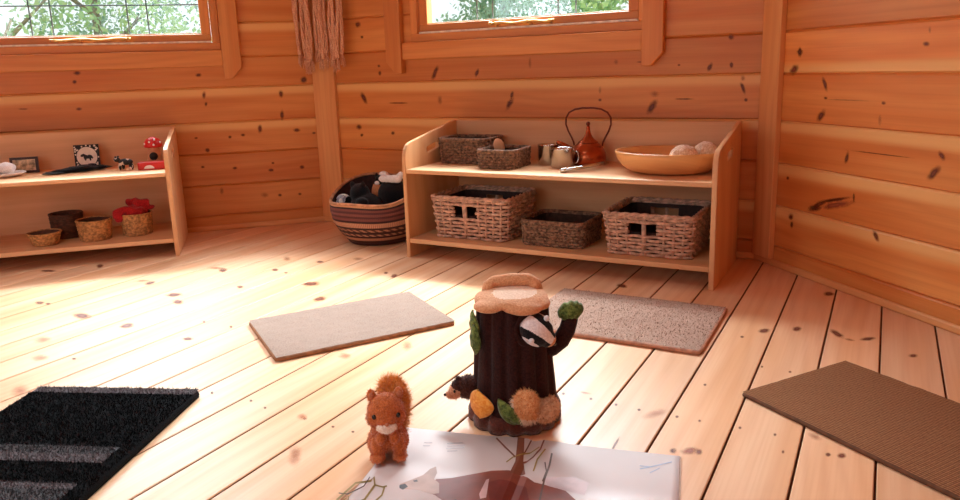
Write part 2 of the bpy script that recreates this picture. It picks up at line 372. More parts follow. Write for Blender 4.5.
ART = [
  ('deer', [(0.1282,-0.1724), (0.1535,-0.1634), (0.1823,-0.1469), (0.2186,-0.1285), (0.2505,-0.1216), (0.278,-0.1293), (0.3024,-0.1507), (0.3297,-0.1545), (0.3587,-0.1608), (0.3871,-0.1915), (0.4008,-0.2318), (0.368,-0.2798), (0.3042,-0.281), (0.2642,-0.3164), (0.2086,-0.2945), (0.1817,-0.2522), (0.1596,-0.2331), (0.143,-0.2213), (0.1263,-0.2155)]),
  ('deerdark', [(0.22,-0.1689), (0.24,-0.1545), (0.2674,-0.1551), (0.2919,-0.1692), (0.3056,-0.2096), (0.2984,-0.2548), (0.2778,-0.2734), (0.2469,-0.2376)]),
  ('head', [(0.0708,-0.2018), (0.0772,-0.1937), (0.0877,-0.1813), (0.1008,-0.1647), (0.1064,-0.1424), (0.1144,-0.1317), (0.1235,-0.1528), (0.1247,-0.1732), (0.1377,-0.1837), (0.1478,-0.2139), (0.1352,-0.2199), (0.1105,-0.2126), (0.0922,-0.2134), (0.0784,-0.2165)]),
  ('nose', [(0.0711,-0.205), (0.0789,-0.1983), (0.0876,-0.2063), (0.0825,-0.2172), (0.0747,-0.2141)]),
  ('nose', [(0.0894,-0.186), (0.0953,-0.1813), (0.0994,-0.1872), (0.0929,-0.1902)]),
  ('pale', [(0.2175,-0.1595), (0.2218,-0.1552), (0.232,-0.2139), (0.2228,-0.219), (0.2171,-0.2048)]),  # glare on the page, painted in as a pale patch
  ('pink', [(0.3165,-0.131), (0.3672,-0.1131), (0.3956,-0.1269), (0.392,-0.166), (0.3587,-0.1608), (0.3263,-0.1552)]),
  ('trunk', [(0.2389,0.0011), (0.2524,0.0039), (0.2671,-0.0786), (0.2808,-0.1253), (0.2528,-0.1314), (0.2542,-0.0887)]),
  ('trunk', [(0.1968,-0.0101), (0.2234,-0.0446), (0.2246,-0.04), (0.198,-0.0054)]),
  ('trunk', [(0.2234,-0.0446), (0.2504,-0.0769), (0.2516,-0.0724), (0.2246,-0.04)]),
  ('trunk', [(0.2896,0.0049), (0.2894,-0.0344), (0.2925,-0.0371), (0.2929,0.0032)]),
  ('trunk', [(0.2894,-0.0344), (0.2818,-0.0618), (0.2844,-0.0662), (0.2925,-0.0371)]),
  ('trunk', [(0.2818,-0.0618), (0.2646,-0.0875), (0.2669,-0.0921), (0.2844,-0.0662)]),
  ('trunk', [(0.2652,-0.0004), (0.264,-0.0326), (0.2664,-0.0343), (0.2677,-0.0021)]),
  ('trunk', [(0.264,-0.0326), (0.2621,-0.0599), (0.2645,-0.0616), (0.2664,-0.0343)]),
  ('olive', [(0.2397,-0.0972), (0.2482,-0.0773), (0.2464,-0.0736), (0.2377,-0.0941)]),
  ('olive', [(0.2482,-0.0773), (0.2729,-0.0494), (0.2712,-0.0455), (0.2464,-0.0736)]),
  ('olive', [(0.2729,-0.0494), (0.2885,-0.0307), (0.2868,-0.0267), (0.2712,-0.0455)]),
  ('olive', [(0.2949,-0.1161), (0.2939,-0.0741), (0.291,-0.0721), (0.2921,-0.1151)]),
  ('olive', [(0.2939,-0.0741), (0.3017,-0.0352), (0.2988,-0.0322), (0.291,-0.0721)]),
  ('twig', [(0.3132,-0.0455), (0.3162,-0.0887), (0.3196,-0.0897), (0.3166,-0.0462)]),
  ('twig', [(0.3162,-0.0887), (0.316,-0.137), (0.3193,-0.1379), (0.3196,-0.0897)]),
  ('twig', [(0.316,-0.137), (0.3204,-0.2057), (0.3235,-0.2062), (0.3193,-0.1379)]),
  ('twig', [(0.307,-0.0812), (0.3152,-0.1106), (0.3174,-0.1107), (0.309,-0.08)]),
  ('twig', [(0.3152,-0.1106), (0.3143,-0.1441), (0.3165,-0.1451), (0.3174,-0.1107)]),
  ('olive', [(-0.015,-0.2743), (-0.0098,-0.2416), (-0.0142,-0.2378), (-0.0193,-0.2707)]),
  ('olive', [(-0.0098,-0.2416), (-0.0058,-0.2184), (-0.0097,-0.2131), (-0.0142,-0.2378)]),
  ('olive', [(-0.0058,-0.2184), (0.0178,-0.2066), (0.0142,-0.201), (-0.0097,-0.2131)]),
  ('olive', [(0.0178,-0.2066), (0.0156,-0.1927), (0.0162,-0.1877), (0.0142,-0.201)]),
  ('olive', [(0.0156,-0.1927), (0.0262,-0.2137), (0.0304,-0.2152), (0.0162,-0.1877)]),
  ('olive', [(0.0262,-0.2137), (0.0269,-0.2574), (0.0311,-0.2608), (0.0304,-0.2152)]),
  ('olive', [(0.0269,-0.2574), (0.0187,-0.271), (0.0225,-0.2756), (0.0311,-0.2608)]),
  ('olive', [(0.0454,-0.2132), (0.0513,-0.2402), (0.0547,-0.2424), (0.0487,-0.2141)]),
  ('olive', [(0.0513,-0.2402), (0.0449,-0.2721), (0.0481,-0.275), (0.0547,-0.2424)]),
  ('olive', [(0.029,-0.2169), (0.0457,-0.2198), (0.044,-0.215), (0.0277,-0.212)]),
  ('olive', [(0.0457,-0.2198), (0.0519,-0.2151), (0.0492,-0.2106), (0.044,-0.215)]),
  ('olive', [(-0.004,-0.271), (-0.0021,-0.2582), (-0.0021,-0.2552), (-0.0065,-0.2687)]),
  ('olive', [(-0.0021,-0.2582), (0.0044,-0.2766), (0.0066,-0.2767), (-0.0021,-0.2552)]),
  ('twig', [(-0.0228,-0.2533), (-0.0056,-0.2527), (-0.0074,-0.25), (-0.024,-0.2504)]),
  ('twig', [(-0.0056,-0.2527), (0.0115,-0.2228), (0.0094,-0.2206), (-0.0074,-0.25)]),
  ('twig', [(0.0115,-0.2228), (0.0099,-0.1925), (0.0077,-0.1911), (0.0094,-0.2206)]),
  ('blue', [(0.4776,-0.0632), (0.5032,-0.0471), (0.5027,-0.0437), (0.477,-0.0599)]),
  ('blue', [(0.5032,-0.0471), (0.5327,-0.0264), (0.5322,-0.023), (0.5027,-0.0437)]),
  ('blue', [(0.4958,-0.0726), (0.5124,-0.0517), (0.5116,-0.0493), (0.495,-0.0703)]),
  ('blue', [(0.4767,-0.0525), (0.4979,-0.0514), (0.4979,-0.0486), (0.4766,-0.0497)]),
  ('text', [(0.0634,-0.0546), (0.0788,-0.0513), (0.0777,-0.0479), (0.0622,-0.0512)]),
  ('text', [(0.0655,-0.0662), (0.0789,-0.0633), (0.0777,-0.06), (0.0643,-0.0629)]),
  ('text', [(0.1091,-0.0489), (0.1386,-0.0385), (0.1375,-0.0351), (0.1079,-0.0455)]),
  ('text', [(0.1121,-0.0582), (0.1453,-0.0471), (0.1442,-0.0438), (0.1109,-0.0549)]),
  ('text', [(0.1132,-0.0679), (0.1461,-0.0569), (0.145,-0.0536), (0.112,-0.0646)]),
  ('text', [(0.118,-0.0766), (0.1363,-0.0707), (0.1352,-0.0675), (0.1169,-0.0733)]),
  ('nose', [(0.1781,-0.2393), (0.1817,-0.2297), (0.1808,-0.2268), (0.1764,-0.2373)]),
  ('nose', [(0.1817,-0.2297), (0.1938,-0.2359), (0.1938,-0.2332), (0.1808,-0.2268)]),
]
# ------------------------------------------------------------------ materials
M = {}
M['wall'] = wood('wall pine', srgb(224, 151, 82), srgb(208, 122, 57), srgb(168, 82, 36), 0.42, sap=srgb(240, 190, 122), ring=22, ringamt=0.13, var=0.34)
M['post'] = wood('trim pine', srgb(236, 176, 116), srgb(226, 156, 96), srgb(190, 112, 60), 0.42, ring=30, ringamt=0.14, var=0.2)
M['trim'] = wood('window pine', srgb(224, 152, 84), srgb(210, 128, 64), srgb(172, 90, 42), 0.42, ring=30, ringamt=0.14, var=0.2)
M['floor'] = wood('floor pine', srgb(238, 197, 158), srgb(228, 175, 128), srgb(196, 124, 80), 0.38, ring=24, ringamt=0.16, var=0.16, spec=0.35)
M['birch'] = wood('birch ply', srgb(232, 184, 136), srgb(220, 166, 116), srgb(192, 130, 84), 0.45, ring=14, ringamt=0.18, var=0.1)
M['knot'] = knot_mat('knot', srgb(78, 32, 14), srgb(150, 72, 32), 0.95, 0.1)
M['knot_pale'] = knot_mat('pale knot', srgb(176, 96, 56), srgb(196, 120, 72), 0.5, 0.0)
M['knot_red'] = knot_mat('red knot', srgb(140, 62, 34), srgb(180, 96, 56), 0.8, 0.15)
M['gap'] = plain('subfloor', srgb(136, 78, 44), 0.9)
M['white_seal'] = plain('white seal', srgb(238, 226, 208), 0.5)
M['brass'] = plain('brass', srgb(222, 180, 110), 0.3, metallic=0.85)
M['bar'] = plain('lead bar', srgb(86, 102, 112), 0.5)
KN = [M['knot'], M['knot_pale'], M['knot_red']]

def glass_mat():
    m, nt, out = new_mat('window glass'); g = G(nt)
    t = g.n('ShaderNodeBsdfTransparent'); gl = g.n('ShaderNodeBsdfGlossy'); gl.inputs['Roughness'].default_value = 0.02
    t.inputs[0].default_value = (0.96, 0.99, 0.98, 1)
    fr = g.n('ShaderNodeLayerWeight'); fr.inputs[0].default_value = 0.5
    mx = g.n('ShaderNodeMixShader'); g.link(g.math('MULTIPLY_ADD', g.math('POWER', fr.outputs[1], 4.0), 0.4, 0.03), mx.inputs[0]); g.link(t.outputs[0], mx.inputs[1]); g.link(gl.outputs[0], mx.inputs[2])
    g.link(mx.outputs[0], out.inputs[0]); return m
M['glass'] = glass_mat()

# ------------------------------------------------------------------ the octagonal log room
CL = Vector((-2.410, 2.782)); CR = Vector((-0.382, 2.782)); LEN = 2.028
D8 = [Vector((1, 0)), Vector((R2, -R2)), Vector((0, -1)), Vector((-R2, -R2)), Vector((-1, 0)), Vector((-R2, R2)), Vector((0, 1)), Vector((R2, R2))]
CORN = [CL.copy()]
for d in D8[:-1]: CORN.append(CORN[-1] + d * LEN)
CEN = (CORN[0] + CORN[4]) / 2
JOINTS = [0, 0.07, 0.215, 0.363, 0.508, 0.667, 0.804, 0.955, 1.10, 1.25, 1.40, 1.55, 1.70, 1.86]
WT = 0.07

class W:   # wall frame: s along the wall, depth inward, z up
    def __init__(s, O, d):
        s.O = Vector(O); s.d = Vector(d)
        n = Vector((-d[1], d[0]))
        if n.dot(CEN - s.O) < 0: n = -n
        s.n = n
    def P(s, a, dep, z):
        q = s.O + s.d * a + s.n * dep
        return (q.x, q.y, z)

def add_knots(mb, fn, ks):
    for (a, b, ax, ay, bx, by, t) in ks:
        uv = []; pts = []
        for (i, j) in ((-1, -1), (1, -1), (1, 1), (-1, 1)):
            pts.append(fn(a + ax * i * 1.4 + bx * j * 1.4, b + ay * i * 1.4 + by * j * 1.4)); uv.append((i * 1.4, j * 1.4))
        mb.quad(pts, 1 + t, uv, [(0, 0)] * 4)

TONES = {   # tone (0 dark .. 1 pale) and which edge of each plank keeps its pale sapwood, from the floor up
    'wall_back': [(.3, 'n'), (.45, 't'), (.5, 'n'), (.62, 't'), (.5, 't'), (.22, 'n'), (.55, 'n'), (.4, 't'), (.6, 'n'), (.5, 't'), (.5, 'n'), (.5, 't'), (.5, 'n')],
    'wall_left': [(.3, 'n'), (.4, 'n'), (.3, 'n'), (.42, 't'), (.5, 't'), (.48, 'n'), (.55, 't'), (.4, 'n'), (.6, 'n'), (.5, 't'), (.5, 'n'), (.5, 't'), (.5, 'n')],
    'wall_right': [(.5, 'n'), (.65, 't'), (.6, 't'), (.65, 't'), (.8, 'n'), (1.15, 'b'), (.4, 'n'), (.5, 'n'), (.6, 'n'), (.5, 't'), (.5, 'n'), (.5, 't'), (.5, 'n')]}
def build_wall(name, fr, openings, knots=()):
    mb = MB()
    def plank(s0, s1, z0, z1, jz0, jz1, pid, ou, ov, c0, c1, sap):
        cd, ch = 0.008, 0.005
        prof = [(-WT, z0), (-cd if c0 else 0, z0)]
        if c0: prof.append((0, z0 + ch))
        if c1: prof += [(0, z1 - ch * 1.4), (-cd, z1)]
        else: prof.append((0, z1))
        prof.append((-WT, z1))
        n = len(prof); b = len(mb.v)
        for a in (s0, s1):
            for (dep, z) in prof: mb.v.append(fr.P(a, dep, z))
        acc = 0
        for i in range(n):
            j = (i + 1) % n
            vz = [SAPF[sap]((q[1] - jz0) / (jz1 - jz0)) for q in (prof[i], prof[j])]
            uvv = [ov + prof[i][1] - prof[i][0], ov + prof[j][1] - prof[j][0]]
            mb.face((b + i, b + j, b + n + j, b + n + i), 0,
                    [(s0 + ou, uvv[0]), (s0 + ou, uvv[1]), (s1 + ou, uvv[1]), (s1 + ou, uvv[0])],
                    [(pid, vz[0]), (pid, vz[1]), (pid, vz[1]), (pid, vz[0])])
        for a, o in ((s0, 0), (s1, n)):
            mb.face([b + o + i for i in range(n)], 0, [(ou + q[0], ov + q[1]) for q in prof], [(pid, 0.5)] * n)
    E = 0.02
    SAPF = {'n': lambda v: 0.36 + 0.24 * v, 't': lambda v: 0.36 + 0.64 * v, 'b': lambda v: 0.6 * v}
    for k in range(len(JOINTS) - 1):
        z0, z1 = JOINTS[k], JOINTS[k + 1]
        pid = random.random(); ou, ov = random.uniform(0, 30), random.uniform(0, 30); sap = random.choice('nt')
        if name in TONES: pid, sap = TONES[name][k]
        cuts = sorted({z0, z1} | {z for o in openings for z in (o[2], o[3]) if z0 < z < z1})
        for a, b_ in zip(cuts, cuts[1:]):
            spans = [(-E, LEN + E)]
            for (s0, s1, oz0, oz1) in openings:
                if oz0 <= a + 1e-6 and oz1 >= b_ - 1e-6:
                    ns = []
                    for (p, q) in spans:
                        if p < s0: ns.append((p, min(q, s0)))
                        if q > s1: ns.append((max(p, s1), q))
                    spans = ns
            for (p, q) in spans: plank(p, q, a, b_, z0, z1, pid, ou, ov, a == z0, b_ == z1, sap)
    add_knots(mb, lambda a, z: fr.P(a, 0.0009, z), knots)
    o = mb.obj(name, [M['wall']] + KN)
    bm = bmesh.new(); bm.from_mesh(o.data); bmesh.ops.recalc_face_normals(bm, faces=[f for f in bm.faces if f.material_index == 0]); bm.to_mesh(o.data); bm.free()
    return struct(o)

def wall_box(name, fr, s0, s1, d0, d1, z0, z1, mat, parent, grain='s', bev=0.003, cut=None):
    """a board fixed to a wall, modelled in wall coordinates; cut = outline in (s, z) instead of a rectangle"""
    mb = MB()
    pts = cut or [(s0, z0), (s1, z0), (s1, z1), (s0, z1)]
    n = len(pts)
    for dep in (d0, d1):
        for (a, z) in pts: mb.v.append((a, dep, z))
    mb.face(range(n), 0); mb.face([n + i for i in range(n)][::-1], 0)
    for i in range(n):
        j = (i + 1) % n; mb.face((i, n + i, n + j, j), 0)
    me = mb.mesh(name); bevel_mesh(me, bev, 2)
    wood_uv(me, 0 if grain == 's' else 2)
    for v in me.vertices: v.co = fr.P(v.co.x, v.co.y, v.co.z)
    bm = bmesh.new(); bm.from_mesh(me); bmesh.ops.recalc_face_normals(bm, faces=bm.faces); bm.to_mesh(me); bm.free()
    return link(name, me, parent, [mat])

def build_window(name, fr, p0, p1, z0=0.907, z1=1.62, lo=0.08, hi=0.08, bars=(), hbars=(0.13, 0.30, 0.46), stays=()):
    root = bpy.data.objects.new(name, None); COL.objects.link(root); struct(root)
    mid = fr.P((p0 + p1) / 2, 0, z0); 
    o0, o1, oz0, oz1 = p0 - 0.078, p1 + 0.078, z0 - 0.072, z1 + 0.078
    def ring(nm, a0, a1, b0, b1, w, d0, d1, mat, wz=None):
        mbs = []
        for (s0, s1, q0, q1, gr) in ((a0, a1, b0, b0 + (wz or w), 's'), (a0, a1, b1 - w, b1, 's'), (a0, a0 + w, b0 + (wz or w), b1 - w, 'z'), (a1 - w, a1, b0 + (wz or w), b1 - w, 'z')):
            mbs.append(wall_box(nm, fr, s0, s1, d0, d1, q0, q1, mat, None, gr))
        # join the four rails
        bm = bmesh.new()
        for o in mbs: bm.from_mesh(o.data)
        me = bpy.data.meshes.new(nm); bm.to_mesh(me); bm.free()
        for o in mbs:
            dm = o.data; bpy.data.objects.remove(o); bpy.data.meshes.remove(dm)
        return link(nm, me, root, [mat])
    ring('window_frame', o0, o1, oz0, oz1, 0.034, -WT - 0.02, 0.006, M['trim'], 0.033)
    ring('sash', p0 - 0.040, p1 + 0.040, z0 - 0.030, z1 + 0.040, 0.040, -0.055, -0.010, M['trim'], 0.030)
    wall_box('sash_seal', fr, p0 - 0.038, p1 + 0.038, -0.03, 0.0005, z0 - 0.0385, z0 - 0.0305, M['white_seal'], root, bev=0.001)
    mb = MB(); pts = [fr.P(a, dd, z) for dd in (-0.034, -0.030) for (a, z) in ((p0, z0), (p1, z0), (p1, z1), (p0, z1))]
    mb.v = pts
    for q in ((0, 1, 2, 3), (7, 6, 5, 4), (0, 4, 5, 1), (1, 5, 6, 2), (2, 6, 7, 3), (3, 7, 4, 0)): mb.face(q)
    mb.obj('pane', M['glass'], root)
    mb = MB()
    for b in bars: mb.tube([fr.P(p0 + b, -0.032, z0), fr.P(p0 + b, -0.032, z1)], 0.0032, 6)
    for h in hbars: mb.tube([fr.P(p0, -0.032, z0 + h), fr.P(p1, -0.032, z0 + h)], 0.0032, 6)
    mb.obj('glazing_bars', M['bar'], root)
    # white spacer at the foot of the pane
    wall_box('glazing_bead', fr, p0, p1, -0.034, -0.022, z0, z0 + 0.006, M['white_seal'], root, bev=0.001)
    wall_box('sill', fr, p0 - lo - 0.002, p1 + hi + 0.002, 0, 0.024, z0 - 0.145, z0 - 0.073, M['trim'], root, bev=0.005)
    wall_box('head_casing', fr, p0 - lo, p1 + hi, 0, 0.022, z1 + 0.06, z1 + 0.14, M['trim'], root)
    w = 0.082; zb, zt = z0 - 0.203, z1 + 0.14
    a0, a1 = p0 - lo - w, p0 - lo - 0.002
    wall_box('casing', fr, 0, 0, 0, 0.034, 0, 0, M['trim'], root, 'z', cut=[(a0, zb + 0.048), (a0 + 0.045, zb), (a1, zb), (a1, zt), (a0, zt)])
    a0, a1 = p1 + hi + 0.002, p1 + hi + w
    wall_box('casing', fr, 0, 0, 0, 0.034, 0, 0, M['trim'], root, 'z', cut=[(a0, zb), (a1 - 0.045, zb), (a1, zb + 0.048), (a1, zt), (a0, zt)])
    for (s0, s1) in stays:
        mb = MB(); n = 14
        pts = [fr.P(s0 + (s1 - s0) * i / n, 0.006 + 0.004 * sin(i * 1.1), z0 - 0.016 + 0.003 * sin(i * 0.9)) for i in range(n + 1)]
        mb.tube(pts, 0.0055, 8)
        for a in (s0 + 0.02, s0 + (s1 - s0) * 0.62, s1 - 0.02):
            mb.tube([fr.P(a, -0.012, z0 - 0.020), fr.P(a, 0.014, z0 - 0.018)], 0.008, 8)
        mb.tube([fr.P(s0, 0.006, z0 - 0.016), fr.P(s0 - 0.006, 0.016, z0 - 0.014)], 0.008, 8)
        mb.obj('window_stay', M['brass'], root)
    return (o0, o1, oz0, oz1)

FR = [W(CORN[i], D8[i]) for i in range(8)]
frB, frR = FR[0], FR[1]
frL = W(CL, Vector((-R2, -R2)))            # measured from the corner behind the macrame
# windows: the left wall and the back wall show one each; an unseen pair is added behind the camera for fill light
opL = build_window('window_1', frL, 0.485, 1.375, lo=0.080, hi=0.080, bars=(0.219, 0.300, 0.604, 0.686), stays=((0.79, 1.10),))
opB = build_window('window_2', frB, 0.644, 1.533, lo=0.115, hi=0.062, bars=(0.234, 0.308, 0.598, 0.673), stays=((0.965, 1.24),))
op3 = build_window('unseen_window_3', FR[3], 0.57, 1.46, bars=(0.22, 0.30, 0.60, 0.68))
op4 = build_window('unseen_window_4', FR[5], 0.57, 1.46, bars=(0.22, 0.30, 0.60, 0.68))
build_wall('wall_back', frB, [opB], KNOTS['back'])
build_wall('wall_left', frL, [opL], KNOTS['left'])
build_wall('wall_right', frR, [], KNOTS['right'])
build_wall('wall_far_right', FR[2], [])
build_wall('wall_front_right', FR[3], [op3])
DOOR = (0.55, 1.48, 0.0, 1.70)
build_wall('wall_front', FR[4], [DOOR])
build_wall('wall_front_left', FR[5], [op4])
build_wall('wall_far_left', FR[6], [])
# unseen open doorway, added behind the camera for fill light
dr = bpy.data.objects.new('unseen_door', None); COL.objects.link(dr); struct(dr)
for (a, b, c, d, gr) in ((0.47, 0.55, 0.0, 1.78, 'z'), (1.48, 1.56, 0.0, 1.78, 'z'), (0.55, 1.48, 1.70, 1.78, 's')):
    wall_box('door_casing', FR[4], a, b, 0, 0.03, c, d, M['post'], dr, gr)

# beads at the foot of the walls, corner boards
for nm, f, a0, a1 in (('baseboard_back', frB, 0.0, LEN), ('baseboard_left', frL, 0.0, LEN), ('baseboard_right', frR, 0.0, LEN)):
    struct(wall_box(nm, f, a0, a1, 0, 0.014, 0.0, 0.024, M['post'], None, bev=0.006))
struct(wall_box('trim_1', frB, 0.006, 0.135, 0.0, 0.020, 0.024, 1.84, M['post'], None, 'z'))
struct(wall_box('trim_2', frR, 0.004, 0.098, 0.0, 0.022, 0.024, 1.84, M['post'], None, 'z'))

# floor boards
def build_floor():
    mb = MB(); P, X0, GAP = 0.1272, 0.1579, 0.0042
    k0, k1 = -35, 12
    for k in range(k0, k1):
        x0 = X0 + k * P + GAP / 2; x1 = x0 + P - GAP
        pid = random.random(); ou, ov = random.uniform(0, 40), random.uniform(0, 40)
        y0, y1 = -2.25, 2.83; c = 0.0018
        prof = [(x0, -0.02), (x0, -c), (x0 + c, 0), (x1 - c, 0), (x1, -c), (x1, -0.02)]
        b = len(mb.v)
        for y in (y0, y1):
            for (x, z) in prof: mb.v.append((x, y, z))
        for i in range(len(prof) - 1):
            va, vb = ov + prof[i][0] - prof[i][1], ov + prof[i + 1][0] - prof[i + 1][1]
            mb.face((b + i, b + i + 1, b + 6 + i + 1, b + 6 + i), 4 if i in (0, 4) else 0, [(y0 + ou, va), (y0 + ou, vb), (y1 + ou, vb), (y1 + ou, va)], [(pid, 0.5)] * 4)
    mb.quad([(-4.4, -2.3, -0.012), (1.8, -2.3, -0.012), (1.8, 2.84, -0.012), (-4.4, 2.84, -0.012)], 4, [(0, 0)] * 4, [(0, 0)] * 4)
    me = mb.mesh('floor')
    bm = bmesh.new(); bm.from_mesh(me)
    for f in FR:
        q = f.O - f.n * 0.03
        bmesh.ops.bisect_plane(bm, geom=bm.verts[:] + bm.edges[:] + bm.faces[:], plane_co=(q.x, q.y, 0), plane_no=(-f.n.x, -f.n.y, 0), clear_outer=True)
    bmesh.ops.recalc_face_normals(bm, faces=bm.faces)
    for f in bm.faces:
        if abs(f.normal.z) > 0.9 and f.normal.z < 0: f.normal_flip()
    bm.to_mesh(me); bm.free()
    # knots and nail heads
    mk = MB(); add_knots(mk, lambda x, y: (x, y, 0.0006), KNOTS['floor'])
    kme = mk.mesh('k')
    bm = bmesh.new(); bm.from_mesh(me); bm.from_mesh(kme); bm.to_mesh(me); bm.free()
    return struct(link('floor', me, None, [M['floor']] + KN + [M['gap']]))
build_floor()

# pyramid roof with eaves and an added glazed opening on top to light the floor
def build_roof():
    mb = MB(); RAD = (CORN[0] - CEN).length; AZ = 2.95; slope = (AZ - 1.86) / RAD
    def ringpts(r, dz): return [(CEN.x + (c.x - CEN.x) * r / RAD, CEN.y + (c.y - CEN.y) * r / RAD, AZ - slope * r + dz) for c in CORN]
    r0, r1 = 0.50, RAD + 0.26
    for i in range(8):
        j = (i + 1) % 8
        for dz in (0.0, 0.06):
            A, B = ringpts(r1, dz), ringpts(r0, dz)
            L = (Vector(A[i]) - Vector(A[j])).length; l = (Vector(B[i]) - Vector(B[j])).length
            mb.quad([A[i], A[j], B[j], B[i]], 0, [(0, i), (L, i), (L / 2 + l / 2, 2.3 + i), (L / 2 - l / 2, 2.3 + i)], [(0.13 * i, 0.5)] * 4)
        for r in (r0, r1):
            A, B = ringpts(r, 0.0), ringpts(r, 0.06); L = (Vector(A[i]) - Vector(A[j])).length
            mb.quad([A[i], A[j], B[j], B[i]], 0, [(0, 0), (L, 0), (L, 0.06), (0, 0.06)], [(0.5, 0.5)] * 4)
    struct(mb.obj('ceiling', [M['wall']]))
    root = bpy.data.objects.new('added_rooflight', None); COL.objects.link(root); struct(root)  # unseen rooflight, added to let the lamp above shine in
    mb = MB(); A, B = ringpts(r0 + 0.03, 0.065), ringpts(r0 + 0.03, 0.12); C_, D_ = ringpts(r0 - 0.03, 0.065), ringpts(r0 - 0.03, 0.12)
    for i in range(8):
        j = (i + 1) % 8
        for q in ((A[i], A[j], B[j], B[i]), (C_[i], C_[j], D_[j], D_[i]), (B[i], B[j], D_[j], D_[i]), (A[i], A[j], C_[j], C_[i])):
            mb.quad(q, 0, [(0, 0), (0.4, 0), (0.4, 0.06), (0, 0.06)], [(0.5, 0.5)] * 4)
    mb.obj('window_frame', M['post'], root)
    mb = MB(); mb.quad([(x, y, 2.86) for (x, y, z) in ringpts(r0 - 0.02, 0)]); mb.obj('pane', M['glass'], root)
build_roof()

# ------------------------------------------------------------------ outdoors
M['ground'] = plain('lawn', srgb(120, 150, 80), 0.95, 0.3, 3)
mb = MB(); mb.quad([(-40, -40, -0.35), (40, -40, -0.35), (40, 40, -0.35), (-40, 40, -0.35)])
struct(mb.obj('ground', [M['ground']]))
def leaf_mat(name, c1, c2):
    m, nt, out = new_mat(name); g = G(nt)
    ge = g.n('ShaderNodeNewGeometry').outputs['Position']
    c = g.mix(g.smooth(g.noise(ge, 1.6, 3), 0.35, 0.65), c1, c2)
    d = g.n('ShaderNodeBsdfDiffuse'); g.link(c, d.inputs[0]); t = g.n('ShaderNodeBsdfTranslucent'); g.link(c, t.inputs[0])
    mx = g.n('ShaderNodeMixShader'); mx.inputs[0].default_value = 0.45
    g.link(d.outputs[0], mx.inputs[1]); g.link(t.outputs[0], mx.inputs[2]); g.link(mx.outputs[0], out.inputs[0]); return m
M['leaf_a'] = leaf_mat('leaf mid green', srgb(150, 186, 136), srgb(196, 216, 182))
M['leaf_b'] = leaf_mat('leaf pale green', srgb(180, 212, 150), srgb(214, 232, 196))
M['leaf_c'] = leaf_mat('leaf blue green', srgb(140, 178, 150), srgb(186, 212, 196))
M['bark'] = plain('bark', srgb(150, 140, 124), 0.9, 0.3, 20)
def tree(loc, R, H, mk, label, seed, n=6500, ls=0.030):
    rnd = random.Random(seed)
    root = thing('garden_tree', label, 'tree', loc, 0, 'trees outside the cabin windows')
    mb = MB(); mb.tube([(0, 0, 0), (0.04, 0.02, H * 0.4), (-0.03, 0.05, H * 0.75)], lambda t: 0.09 * (1 - 0.6 * t), 8)
    for q in range(5):
        a = q * 1.26; mb.tube([(0.02, 0.02, H * (0.3 + 0.07 * q)), (R * 0.6 * cos(a), R * 0.6 * sin(a), H * (0.5 + 0.08 * q))], lambda t: 0.035 * (1 - 0.7 * t), 6)
    mb.obj('trunk', M['bark'], root)
    mb = MB()
    cl = [(Vector((rnd.uniform(-1, 1) * R * 0.75, rnd.uniform(-1, 1) * R * 0.75, H * rnd.uniform(0.22, 0.9))), R * rnd.uniform(0.28, 0.5)) for _ in range(20)]
    for i in range(n):
        c, r = rnd.choice(cl)
        d = Vector((rnd.gauss(0, 1), rnd.gauss(0, 1), rnd.gauss(0, 1))).normalized()
        p = c + d * r * rnd.uniform(0.55, 1.0)
        if p.z < 0.1: p.z = 0.1 + rnd.random() * 0.2
        u = Vector((rnd.gauss(0, 1), rnd.gauss(0, 1), rnd.gauss(0, 1))).normalized(); v = u.cross(d)
        if v.length < 0.1: continue
        v.normalize(); s = ls * rnd.uniform(0.7, 1.5)
        mb.quad([p - u * s, p - v * s * 0.5, p + u * s, p + v * s * 0.5])
    mb.obj('foliage', mk, root)
tree((-7.4, 3.9, -0.35), 1.15, 3.2, M['leaf_a'], 'mid green tree outside the window above the mushroom house shelf', 1)
tree((-6.0, 6.1, -0.35), 1.1, 3.0, M['leaf_b'], 'pale green tree near the hung casing of the window above the mushroom house shelf', 2)
tree((-9.9, 6.9, -0.35), 1.6, 3.8, M['leaf_c'], 'blue green tree standing farther off behind the pair of nearer trees', 3)
tree((-4.3, 8.6, -0.35), 1.0, 2.9, M['leaf_c'], 'blue green bush seen through the end of the window above the kettle nearest the macrame', 4)
tree((-2.4, 10.6, -0.35), 1.25, 2.8, M['leaf_b'], 'pale green bush seen through the middle of the window above the kettle', 5)
tree((-1.75, 6.6, -0.35), 0.8, 2.6, M['leaf_a'], 'mid green bush seen at the end of the window nearest the straight corner post', 6)

